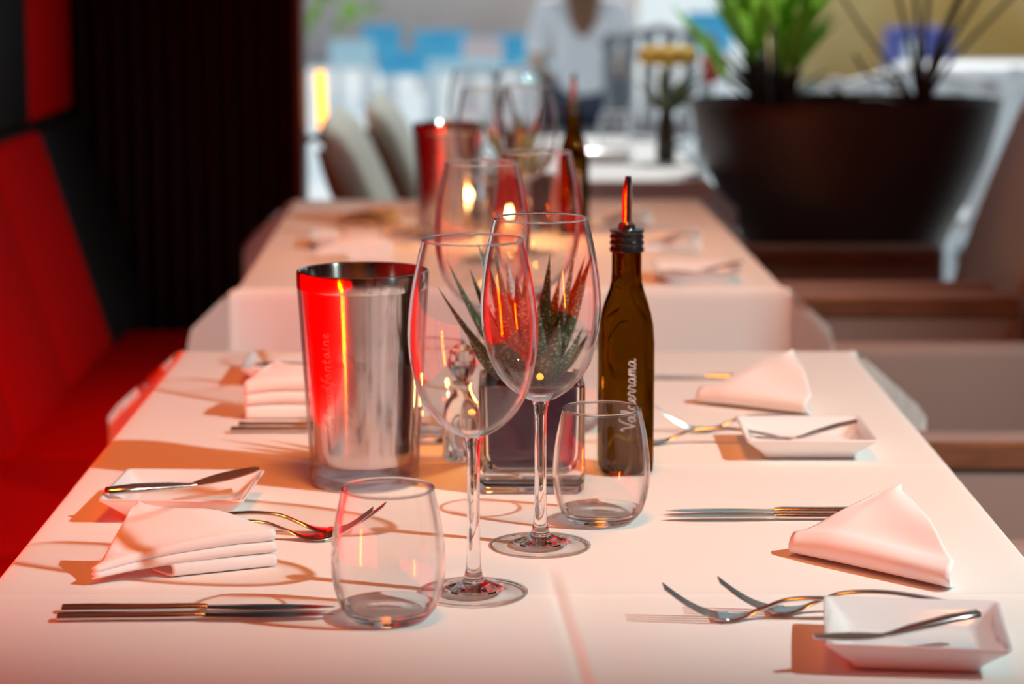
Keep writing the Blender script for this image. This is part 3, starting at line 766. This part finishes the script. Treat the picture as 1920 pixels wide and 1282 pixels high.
# ------------------------------------------------------------------ napkins
def napkin(Lp, Rp, Ap, label, style='roll', h=0.026, za=0.045, taper=0.55):
    """folded triangle: rounded front fold from Lp to Rp, point Ap raised to za behind it"""
    Lp, Rp, Ap = Vector(Lp), Vector(Rp), Vector(Ap)
    o3 = (Lp+Rp+Ap)/3; o3.z = TABLE+0.0006
    mid = (Lp+Rp)/2
    th = 0.0016
    pieces = []     # (section of (v towards the point, z), first u, taper at the left)
    if style == 'roll':
        pieces.append(([(0.97, za-0.006), (0.70, za*0.60), (0.40, 0.010), (0.15, 0.0018), (0.05, 0.0010), (-0.04, 0.0016), (-0.125, h*0.22), (-0.160, h*0.50), (-0.130, h*0.82), (-0.03, h*1.04), (0.12, h*1.18), (0.40, h+0.36*(za-h)+0.0045), (0.70, h+0.72*(za-h)+0.002), (1.0, za)], 0.0, taper))
    else:
        k = h/0.034
        pieces.append(([(0.62, 0.0130*k), (0.10, 0.0132*k), (-0.01, 0.0138*k), (-0.075, 0.0160*k), (-0.083, 0.0185*k), (-0.050, 0.0215*k),
               (0.06, 0.0226*k), (0.45, 0.0228*k), (0.46, 0.0244*k), (0.10, 0.0244*k), (-0.02, 0.0250*k), (-0.062, 0.0272*k), (-0.068, 0.0302*k), (-0.035, 0.0335*k), (0.08, 0.0362*k), (0.40, h+0.42*(za-h)+0.003), (0.70, h+0.74*(za-h)+0.001), (1.0, za)], 0.0, taper))
        pieces.append(([(0.62, 0.0010*k), (0.30, 0.0010*k), (0.02, 0.0010*k), (-0.06, 0.0018*k), (-0.085, 0.0050*k), (-0.06, 0.0095*k), (0.04, 0.0112*k), (0.40, 0.0118*k), (0.62, 0.0120*k)], 0.42 if taper < 0.6 else 0.0, max(taper, 0.8)))
    NU = 30; mb = MB()
    for sec, u0, tap in pieces:
        sc = catmull([(v, 0, z) for v, z in sec], 5)
        rowsO = []
        for i in range(NU+1):
            u = u0+(1-u0)*i/NU
            edge = tap+(1-tap)*min(1.0, u/(0.25 if style == 'roll' else 0.8))**0.8
            row = []
            for s in sc:
                v, z = s.x, max(s.z, 0.0008)
                vv = max(v, 0.0)
                bas = Lp.lerp(Ap, vv).lerp(Rp.lerp(Ap, vv), u)
                if v < 0: bas = bas - (Ap-mid)*(-v)*(0.5+0.5*edge)
                zz = z*(edge if v < 0.2 else edge+(1-edge)*min(1, (v-0.2)/0.6))
                zz += 0.0012*math.sin(5.2*u+7*v)*min(1, z/0.02)*(1 if u > .05 else 0)
                row.append(Vector((bas.x, bas.y, 0)) + Vector((0, 0, max(zz, 0.0004))) - Vector((o3.x, o3.y, 0)))
            rowsO.append(row)
        mb.sheet(rowsO)
    o = mb.build('napkin', M_napkin, loc=o3, ang=180)
    s = o.modifiers.new('thick', 'SOLIDIFY'); s.thickness = th; s.offset = 0.0
    dg = bpy.context.evaluated_depsgraph_get()
    me = bpy.data.meshes.new_from_object(o.evaluated_get(dg)); o.modifiers.clear(); o.data = me
    zmin = min(v.co.z for v in me.vertices); o.location.z = TABLE+0.0008-zmin
    return tag(o, label, 'napkin', 'folded white napkins')
def q2(px, py, z=0.0): return at(px, py, TABLE+z)
napkin(q2(1488, 1037), q2(1788, 1104), q2(1690, 914, 0.042), 'white folded napkin at the front right, laid over knife handles', 'roll', 0.0175, 0.042, 0.75)
napkin(q2(172, 1098), q2(512, 1062), q2(262, 945, 0.045), 'white napkin folded in visible layers at the front left', 'stack', 0.027, 0.045, 0.40)
napkin(q2(1316, 755), q2(1522, 778), q2(1488, 660, 0.042), 'white folded napkin at the right, behind the bread dish with lit edges', 'roll', 0.0175, 0.042, 0.75)
napkin(q2(458, 786), q2(640, 786), q2(520, 690, 0.040), 'white napkin folded in layers, left of the near steel cooler', 'stack', 0.038, 0.045, 0.85)
napkin(q2(590, 490), q2(735, 490), q2(660, 447, 0.030), 'blurred white napkin on the second table, left side near its front edge', 'stack', 0.026, 0.030)
napkin(q2(1212, 474), q2(1318, 474), q2(1290, 440, 0.030), 'blurred white napkin on the second table, right side', 'roll', 0.024, 0.035)
napkin(q2(632, 420), q2(752, 420), q2(700, 392, 0.030), 'blurred white napkin on the second table, far left corner', 'stack', 0.022, 0.028)
napkin(q2(1120, 425), q2(1225, 425), q2(1190, 396, 0.030), 'blurred white napkin on the second table, right of its oil bottle', 'roll', 0.022, 0.030)
q = at(1190, 690); 
dup(k0, Vector((at(1170, 432).x+0.03, at(1170, 432).y, TABLE))+KZ, 0.05, 'blurred knife on the second table beside the right napkin')
dup(f0, Vector((at(700, 437).x, at(700, 437).y, TABLE))+KZ, 0.05, 'blurred fork on the second table behind the left napkin')

# ------------------------------------------------------------------ armchairs
def armchair(loc, rz, label, group, arms=True, pad=None):
    """faces local -x; leaning padded back at +x"""
    t = thing('armchair' if arms else 'side_chair', loc, label, 'chair', group, rz)
    w = 0.268
    MB().box((0.0, 0, 0.43), (0.40, 0.43, 0.09), 0.025, 3).build('seat', M_leather, t)
    for s in (-1, 1):
        if not arms: continue
        ar = MB().box((0.012, s*(w-0.024), 0.535), (0.39, 0.048, 0.25), 0.016, 3).build('armrest', M_leather, t)
        MB().box((0.010, s*(w-0.052), 0.640), (0.37, 0.008, 0.030), 0.003, 1).build('arm_rail', M_wood, ar)
    for sx in (-0.17, 0.19):
        for s in (-1, 1):
            MB().tube([(sx, s*(w-0.05), 0.0), (sx, s*(w-0.05), 0.42)], [0.014, 0.020], 10).build('leg', M_wood, t)
    loops = []
    for i in range(15):
        f = i/14; z = 0.42+0.54*f
        x = 0.215+0.02*f+0.15*f**1.35
        hy = 0.252-0.012*f
        tk = 0.030
        if f > 0.88: q = (f-0.88)/0.12; tk *= max(0.25, math.sqrt(max(0, 1-q*q))); hy -= 0.03*q*q
        loops.append(rsq(tk, hy, min(tk*0.95, 0.022), z, 4, (x, 0)))
    MB().loft(loops).build('backrest', pad or M_fabric, t, ang=60)
    for s in (-1, 1):
        pts = []
        for i in range(13):
            f = i/12; pts.append((0.222+0.02*f+0.15*f**1.35, s*(0.262-0.012*f), 0.40+0.50*f))
        MB().tube(pts, [(0.008, 0.024)]*11+[(0.008, 0.018), (0.006, 0.010)], 12, side=(0, 1, 0)).build('back_frame', M_wood, t)
    return t
ch = armchair((0.552, 4.00, 0), 0, 'leather armchair with pale leaning back right of the second table, nearest the planter', 'armchairs on the right')
dup(ch, (0.572, 3.40, 0), 0, 'leather armchair right of the second table, between two other armchairs', 'armchairs on the right')
dup(ch, (0.600, 2.31, 0), 0, 'leather armchair at the rear right of the front table, its arms in shade', 'armchairs on the right')
dup(ch, (0.620, 1.62, 0), 0, 'leather armchair at the front right, mostly out of the picture', 'armchairs on the right')
M_sage = add_bump(principled('sage_grey_fabric', (0.52, 0.53, 0.47), 0.8), 'noise', 400, 0.3, 0.001)
sc1 = armchair((0.02, 4.95, 0), PI, 'pale upholstered side chair left of the far white table, nearer of the two', 'side chairs at the far table', False, M_sage)
sc1.scale = (1, 1, 0.88)
dup(sc1, (0.075, 5.50, 0), PI, 'pale upholstered side chair left of the far white table, farther of the two', 'side chairs at the far table')

# ------------------------------------------------------------------ planter with plants
PL = Vector((0.636, 4.62, 0))
t = thing('planter', PL, 'large dark brown bowl planter standing behind the armchairs', 'planter')
prof = [(0.120, 0.0, .10), (0.150, 0.02, .14), (0.152, 0.10, .15), (0.150, 0.30, .15), (0.162, 0.48, .16), (0.180, 0.58, .175), (0.206, 0.65, .19), (0.238, 0.705, .19), (0.270, 0.78, .19), (0.290, 0.855, .19), (0.297, 0.892, .19), (0.290, 0.894, .19), (0.270, 0.845, .18)]
loops = [[(hx*math.cos(2*PI*k/56), min(hy, hx)*math.sin(2*PI*k/56), z) for k in range(56)] for hx, z, hy in prof]
MB().loft(loops).build('planter_bowl', M_planter, t, ang=60)
MB().add([(0.265*math.cos(2*PI*k/40), 0.175*math.sin(2*PI*k/40), 0.860) for k in range(40)], [tuple(range(40))]).build('soil', M_soil, t)
def blade(mb, base, tip, w, bend, n=9):
    base, tip = Vector(base), Vector(tip); ax = tip-base
    d = Vector((ax.x, ax.y, 0)); d = d.normalized() if d.length > 1e-4 else Vector((1, 0, 0))
    side = Vector((-d.y, d.x, 0)); rowsb = []
    ang = random.uniform(-1.2, 1.2); side = side*math.cos(ang)+d*math.sin(ang)
    for i in range(n+1):
        f = i/n; c = base+ax*f+d*bend*(f**2)
        ww = w*math.sin(PI*min(0.97, 0.10+0.87*f))
        nn = ax.cross(side).normalized()
        rowsb.append([c-side*ww, c+nn*ww*0.25, c+side*ww])
    mb.sheet(rowsb)
pl1 = thing('green_leafy_plant', PL+Vector((-0.14, 0, 0.864)), 'bright green leafy plant in the left of the dark planter', 'plant')
mb, ms = MB(), MB(); rnd = random.Random(3); random.seed(5)
for k in range(26):
    a = rnd.uniform(0, 2*PI); r0 = rnd.uniform(0.0, 0.05)
    b0_ = (r0*math.cos(a), r0*math.sin(a), 0); r1 = rnd.uniform(0.03, 0.11); zt = rnd.uniform(0.06, 0.24)
    m1 = (r1*math.cos(a), r1*math.sin(a), zt)
    ms.tube([b0_, ((b0_[0]+m1[0])/2, (b0_[1]+m1[1])/2, zt*0.55), m1], [0.0045, 0.004, 0.003], 6)
    for j in range(3):
        a2 = a+rnd.uniform(-0.9, 0.9); ll = rnd.uniform(0.10, 0.22)
        blade(mb, m1, (m1[0]+ll*0.45*math.cos(a2), m1[1]+ll*0.45*math.sin(a2), zt+ll*rnd.uniform(0.7, 1.0)), rnd.uniform(0.010, 0.018), 0.03)
for k in range(22):
    a = rnd.uniform(0, 2*PI)
    blade(ms, (0, 0, 0), (rnd.uniform(0.04, 0.13)*math.cos(a), rnd.uniform(0.04, 0.12)*math.sin(a), rnd.uniform(0.05, 0.16)), 0.007, 0.02)
ms.build('stems', M_darkgreen, pl1); mb.build('leaves', M_green, pl1)
pl2 = thing('branching_plant', PL+Vector((0.14, 0, 0.864)), 'dark bare branching plant in the right of the dark planter', 'plant')
ms, mb = MB(), MB()
for (x, y, z, r) in [(-0.10, .02, .15, .005), (-0.07, -.03, .30, .005), (-.015, .03, .33, .006), (.06, -.02, .20, .008), (.12, .01, .33, .010), (.16, .03, .30, .006), (.03, .05, .36, .006), (.20, -.02, .26, .005)]:
    P = catmull([(0, 0, 0), (x*0.30, y*0.3, z*0.40), (x, y, z), (x*1.5, y*1.5, z*1.5)], 4)
    ms.tube(P, [r*(1-0.5*i/(len(P)-1)) for i in range(len(P))], 8)
    for j in range(5):
        a = rnd.uniform(0, 2*PI); ll = 0.16
        e = P[-1]
        blade(mb, e, (e.x+ll*math.cos(a)*0.7, e.y+ll*math.sin(a)*0.7, e.z+ll*0.6), 0.010, 0.04)
for (x, z) in [(-0.12, .03), (-.09, .07), (-.05, .05)]:
    ms.tube(catmull([(0, 0, 0), (x*0.5, .01, z*0.9), (x, .02, z), (x*1.35, .03, z*1.6)], 4), 0.0035, 6)
ms.build('stems', M_darkgreen, pl2); mb.build('leaves', M_darkgreen, pl2)

# ------------------------------------------------------------------ things on the far table
M_foliage = principled('dark_foliage', (0.10, 0.13, 0.05), 0.6)
def flower_vase(loc, label):
    t = thing('flower_vase', loc, label, 'vase')
    MB().lathe([(0.0005, 0.001), (0.016, 0.001), (0.018, 0.01), (0.017, 0.07), (0.011, 0.10), (0.012, 0.115), (0.009, 0.115), (0.009, 0.03), (0.0005, 0.03)], 24).build('vase_body', principled('dark_vase', (0.06, 0.05, 0.03), 0.25), t)
    ms = MB().tube([(0, 0, 0.08), (0.002, 0, 0.20)], 0.004, 8).tube([(0, 0, 0.08), (0.04, 0, 0.15), (0.085, 0.01, 0.185)], 0.0018, 8)
    for k in range(9):
        a = 2*PI*k/9+0.3
        blade(ms, (0, 0, 0.095), (0.05*math.cos(a), 0.05*math.sin(a), 0.15+0.035*(k % 3)/2), 0.011, 0.01)
    ms.build('stems', M_foliage, t)
    y = MB()
    for k in range(16):
        a = 2*PI*k/16
        y.ball((0.002+0.036*math.cos(a), 0.036*math.sin(a), 0.212+0.004*(k % 2)), (0.018, 0.018, 0.017), 10, 6)
    y.ball((0.002, 0, 0.212), (0.034, 0.034, 0.020), 14, 8)
    y.build('yellow_bloom', principled('yellow_petals', (0.85, 0.55, 0.06), 0.6), t)
    pk = MB()
    for k in range(7):
        a = 2*PI*k/7
        pk.ball((0.085+0.013*math.cos(a), 0.01+0.013*math.sin(a), 0.197), (0.013, 0.013, 0.015), 10, 6)
    pk.ball((0.078, 0.01, 0.172), (0.018, 0.014, 0.014), 10, 6)
    pk.build('pink_bloom', principled('pink_petals', (0.85, 0.22, 0.25), 0.6), t)
    return t
t = flower_vase((0.312, 4.90, TABLE+0.0006), 'slim dark vase with yellow and pink blooms on the far white table'); t.scale = (1.15, 1.15, 1.0)
for (px, y, lab) in [(1152, 5.15, 'blurred clear tumbler on the far white table, left of the flower vase'), (1205, 5.45, 'blurred clear tumbler on the far white table, behind the flower vase'), (1268, 5.3, 'blurred clear tumbler on the far white table, right of the flower vase')]:
    dup(tb, ((px-960)*y/FPX, y, TABLE+0.0006), 0, lab)
dup(d0, (0.19, 4.90, TABLE+0.0006), 0.0, 'blurred white dish on the far white table, front left of the flower vase')

# ------------------------------------------------------------------ outdoors
def far_chair(loc, rz, label, mat, group):
    t = thing('terrace_chair', loc, label, 'chair', group, rz)
    MB().box((0, 0, 0.44), (0.46, 0.46, 0.05), 0.015).build('seat', mat, t)
    for k in range(6):
        MB().tube([(-0.19+0.076*k, 0.21, 0.45), (-0.205+0.082*k, 0.26, 0.70), (-0.20+0.080*k, 0.28, 0.84)], [(0.026, 0.008)]*3, 8, side=(1, 0, 0)).build('back_slat', mat, t)
    MB().tube([(-0.24, 0.27, 0.80), (0, 0.30, 0.865), (0.24, 0.27, 0.80)], 0.018, 10).build('top_rail', mat, t)
    for sx in (-0.2, 0.2):
        for sy_ in (-0.2, 0.2): MB().tube([(sx, sy_, 0), (sx, sy_, 0.43)], 0.014, 8).build('leg', mat, t)
    return t
M_wp = principled('white_lacquer', (0.85, 0.88, 0.9), 0.35)
M_gp = principled('grey_weave', (0.22, 0.22, 0.24), 0.6)
fc = far_chair((1.06, 6.7, 0), PI, 'white slatted terrace chair seen just above the planter', M_wp, 'white terrace chairs')
dup(fc, (1.75, 7.3, 0), PI-0.3, 'white slatted terrace chair at the right behind the planter', 'white terrace chairs')
t = thing('terrace_sofa', (2.05, 8.6, 0), 'rounded white terrace sofa beyond the planter at the right', 'sofa')
MB().box((0, 0, 0.30), (1.5, 0.75, 0.30), 0.08, 3).build('seat', M_wp, t)
MB().box((0, -0.36, 0.52), (1.6, 0.18, 0.58), 0.09, 4).build('backrest', M_wp, t)
MB().box((-0.72, 0, 0.42), (0.16, 0.7, 0.42), 0.07, 3).build('armrest', M_wp, t)
MB().box((0.72, 0, 0.42), (0.16, 0.7, 0.42), 0.07, 3).build('armrest', M_wp, t)
MB().box((0, 0, 0.06), (1.3, 0.6, 0.12), 0.01).build('plinth', M_gp, t)
far_chair((0.60, 10.2, 0), PI, 'dark grey terrace chair behind the seated person', M_gp, 'grey terrace chairs')

# seated person with long brown hair and a pale blouse, seen from behind
def skin_mesh(name, vs_, es, rad, mat, parent, root=0, levels=2):
    me = bpy.data.meshes.new(name); me.from_pydata(vs_, es, []); 
    o = bpy.data.objects.new(name, me); COL.objects.link(o)
    o.modifiers.new('s', 'SKIN'); 
    for i, r in enumerate(rad):
        v = me.skin_vertices[0].data[i]; v.radius = (r, r) if not isinstance(r, tuple) else r; v.use_root = (i == root)
    sb = o.modifiers.new('u', 'SUBSURF'); sb.levels = levels; sb.render_levels = levels
    dg = bpy.context.evaluated_depsgraph_get()
    m2 = bpy.data.meshes.new_from_object(o.evaluated_get(dg)); o.modifiers.clear(); o.data = m2
    m2.materials.clear(); m2.materials.append(mat)
    for p in m2.polygons: p.use_smooth = True
    o.parent = parent; return o
M_skin = principled('skin', (0.62, 0.38, 0.28), 0.5); M_hair = principled('brown_hair', (0.22, 0.09, 0.045), 0.5)
M_blouse = principled('pale_blouse', (0.90, 0.88, 0.92), 0.8); M_jean = principled('dark_trousers', (0.05, 0.06, 0.10), 0.8)
def seated_person(loc, rz, label):
    t = thing('person', loc, label, 'person', None, rz)
    V = [(0, 0, .50), (0, 0.02, .66), (0, 0.03, .82), (0, 0.02, .95), (0, 0.0, 1.03), (0, -0.01, 1.12), (0, -0.02, 1.20),
         (.16, .02, .93), (.22, .02, .70), (.18, .20, .62), (.14, .28, .60), (-.16, .02, .93), (-.22, .02, .70), (-.18, .20, .62), (-.14, .28, .60),
         (.10, .06, .49), (.12, .42, .50), (.12, .44, .08), (.12, .54, .04), (-.10, .06, .49), (-.12, .42, .50), (-.12, .44, .08), (-.12, .54, .04)]
    E = [(0, 1), (1, 2), (2, 3), (3, 4), (4, 5), (5, 6), (3, 7), (7, 8), (8, 9), (9, 10), (3, 11), (11, 12), (12, 13), (13, 14), (0, 15), (15, 16), (16, 17), (17, 18), (0, 19), (19, 20), (20, 21), (21, 22)]
    R = [(.15, .10), (.12, .085), (.13, .09), (.11, .08), .052, .075, .07, .048, .040, .033, .030, .048, .040, .033, .030, .082, .060, .042, .035, .082, .060, .042, .035]
    skin_mesh('body', V, E, R, M_skin, t)
    k = 0.014
    skin_mesh('blouse', [V[i] for i in (0, 1, 2, 3, 7, 8, 11, 12)] + [(0, 0.01, 0.985)], [(0, 1), (1, 2), (2, 3), (3, 4), (4, 5), (3, 6), (6, 7), (3, 8)],
              [(.16, .115), (.135, .10), (.145, .105), (.125, .095), .064, .058, .064, .058, .07], M_blouse, t)
    skin_mesh('trousers', [(0, 0, .49)] + [V[i] for i in (15, 16, 17, 19, 20, 21)], [(0, 1), (1, 2), (2, 3), (0, 4), (4, 5), (5, 6)], [(.16, .115), .094, .07, .052, .094, .07, .052], M_jean, t)
    hr = MB()
    hr.ball((0, -0.035, 1.165), (0.088, 0.095, 0.115), 18, 12)
    hr.loft([[(0.078*w*math.cos(2*PI*j/14), y+0.032*math.sin(2*PI*j/14), z) for j in range(14)] for w, y, z in [(0.9, -.085, 1.16), (1.0, -.105, 1.06), (0.95, -.115, .95), (0.75, -.118, .86), (0.3, -.115, .80)]])
    hr.build('hair', M_hair, t, ang=80)
    return t
q = aty(1092, 40, 11.0)
seated_person((q.x, 11.0, 0), 0.0, 'person seated outdoors in a pale blouse, long brown hair, seen from behind')
t = thing('terrace_bench', (q.x, 11.02, 0), 'low dark bench under the seated person outdoors', 'bench')
MB().box((0, 0, 0.36), (0.55, 0.40, 0.05), 0.01).build('seat', M_gp, t)
for sx in (-0.24, 0.24): MB().box((sx, 0, 0.168), (0.04, 0.36, 0.335), 0.005).build('leg', M_gp, t)

# blue barriers, tan house fronts, shrub
M_blue = vary(principled('blue_panel', (0.03, 0.35, 0.62), 0.6), (0.03, 0.38, 0.75), (0.15, 0.65, 0.92), 1.6)
M_tan = vary(principled('tan_render', (0.8, 0.55, 0.25), 0.8), (0.82, 0.46, 0.12), (0.95, 0.66, 0.30), 0.9)
M_pinkr = vary(principled('pink_render', (0.8, 0.66, 0.62), 0.8), (0.86, 0.72, 0.70), (0.96, 0.86, 0.84), 0.8)
M_glassd = principled('dark_window', (0.03, 0.04, 0.05), 0.15)
def barrier(x, y, w, h, z0, label, mat):
    t = thing('barrier_panel', (x, y, 0), label, 'barrier', 'blue barrier panels in the street')
    MB().box((0, 0, z0+h/2), (w, 0.06, h), 0.01).build('panel', mat, t)
    for s in (-1, 1): MB().tube([(s*(w/2-0.06), 0, 0), (s*(w/2-0.06), 0, z0+h)], 0.03, 8).box((s*(w/2-0.06), 0, 0.02), (0.06, 0.4, 0.04)).build('post', M_wp, t)
    return t
M_cyan = principled('pale_cyan_panel', (0.58, 0.84, 0.95), 0.6)
M_lilac = principled('lilac_panel', (0.66, 0.55, 0.72), 0.7)
M_rose = principled('rose_panel', (0.85, 0.68, 0.68), 0.7)
for (px, py, Y, w, h, m, lab) in [
        (765, 118, 17.0, 0.42, 0.17, M_blue, 'deep blue barrier panel left of the rear steel cooler, above the side chairs'),
        (715, 75, 19.0, 0.30, 0.24, M_blue, 'small upright blue barrier panel left of the wide blue panel'),
        (830, 85, 21.0, 0.50, 0.26, M_blue, 'wide blue barrier panel above the rear steel cooler'),
        (905, 105, 18.0, 0.30, 0.26, M_rose, 'rose barrier panel above the rear wine glasses'),
        (872, 125, 16.5, 0.52, 0.10, M_cyan, 'low pale cyan barrier panel in front of the rose one'),
        (960, 95, 19.5, 0.34, 0.26, M_blue, 'blue barrier panel left of the seated person'),
        (660, 100, 18.5, 0.34, 0.20, M_cyan, 'pale cyan barrier panel near the ribbed wall'),
        (1010, 135, 15.0, 0.26, 0.14, M_cyan, 'pale cyan barrier panel beside the seated person'),
        (1330, 60, 16.0, 0.30, 0.26, M_blue, 'blue barrier panel just left of the green plant')]:
    q = aty(px, py, Y)
    barrier(q.x, Y, w, h, max(0.05, q.z-h/2), lab, m)
def house(x, y, w, h, label, mat, win):
    t = thing('house', (x, y, 0), label, 'building', 'house fronts across the street')
    MB().box((0, 1.5, h/2), (w, 3.0, h), 0.03).build('facade', mat, t)
    for (wx, wz, ww, wh) in win:
        MB().box((wx, -0.01, wz), (ww, 0.06, wh), 0.01).build('window', M_glassd, t)
    MB().box((0, 1.5, h+0.1), (w+0.3, 3.3, 0.2), 0.03).build('roof', M_gp, t)
house(-0.9, 27, 4.6, 5.5, 'pinkish house front across the street', M_pinkr, [(-1.4, 1.5, .7, 1.2), (0, 1.5, .7, 1.2), (1.4, 1.5, .7, 1.2), (-1.4, 3.6, .7, 1.2), (0, 3.6, .7, 1.2), (1.4, 3.6, .7, 1.2)])
house(5.2, 22, 5.2, 4.5, 'tan house front across the street behind the planter', M_tan, [(-1.7, 1.5, .6, 1.1), (-.5, 1.5, .6, 1.1), (.9, 1.5, .6, 1.1), (2.0, 1.5, .6, 1.1), (-1.7, 3.3, .6, 1.0), (-.5, 3.3, .6, 1.0), (.9, 3.3, .6, 1.0)])
house(-8.2, 26, 8, 6, 'long grey house front far to the left across the street', principled('grey_render', (0.4, 0.4, 0.42), 0.8), [(2.8, 1.6, .8, 1.3), (.8, 1.6, .8, 1.3), (-1.2, 1.6, .8, 1.3)])
house(14, 26, 10, 6, 'long cream house front far to the right across the street', principled('cream_render', (0.55, 0.5, 0.42), 0.8), [(-3, 1.6, .8, 1.3), (-1, 1.6, .8, 1.3), (1, 1.6, .8, 1.3)])
t = thing('street_cart', (2.75, 16.5, 0), 'blue and white street cart before the tan house', 'cart')
MB().box((0, 0, 0.50), (0.42, 0.4, 0.34), 0.03).build('cart_body', principled('cart_blue', (0.10, 0.12, 0.42), 0.5), t)
MB().box((-0.06, -0.22, 0.50), (0.14, 0.05, 0.18), 0.02).build('panel', M_wp, t)
for sx in (-0.15, 0.15): MB().tube([(sx, -0.2, 0.17), (sx, 0.2, 0.17)], 0.17, 20).build('wheel', M_capblack, t)
t = thing('shrub', (-0.82, 9.2, 0), 'green shrub at the far edge of the ribbed wall', 'shrub')
mb = MB(); rnd = random.Random(11); random.seed(12)
for k in range(260):
    a, b2 = rnd.uniform(0, 2*PI), rnd.uniform(-0.6, 1.4); r = rnd.uniform(0.22, 0.34)
    c = Vector((r*math.cos(a)*math.cos(b2), r*math.sin(a)*math.cos(b2), 1.10+0.42*math.sin(b2)))
    blade(mb, c, c+Vector((rnd.uniform(-.1, .1), rnd.uniform(-.1, .1), rnd.uniform(-.02, .12))), 0.024, 0.02, 4)
mb.build('leaves', M_shrub, t)
MB().tube([(0, 0, 0), (0.01, 0, 0.6), (0, 0.02, 1.2)], [0.03, 0.025, 0.015], 8).build('trunk', M_darkgreen, t)
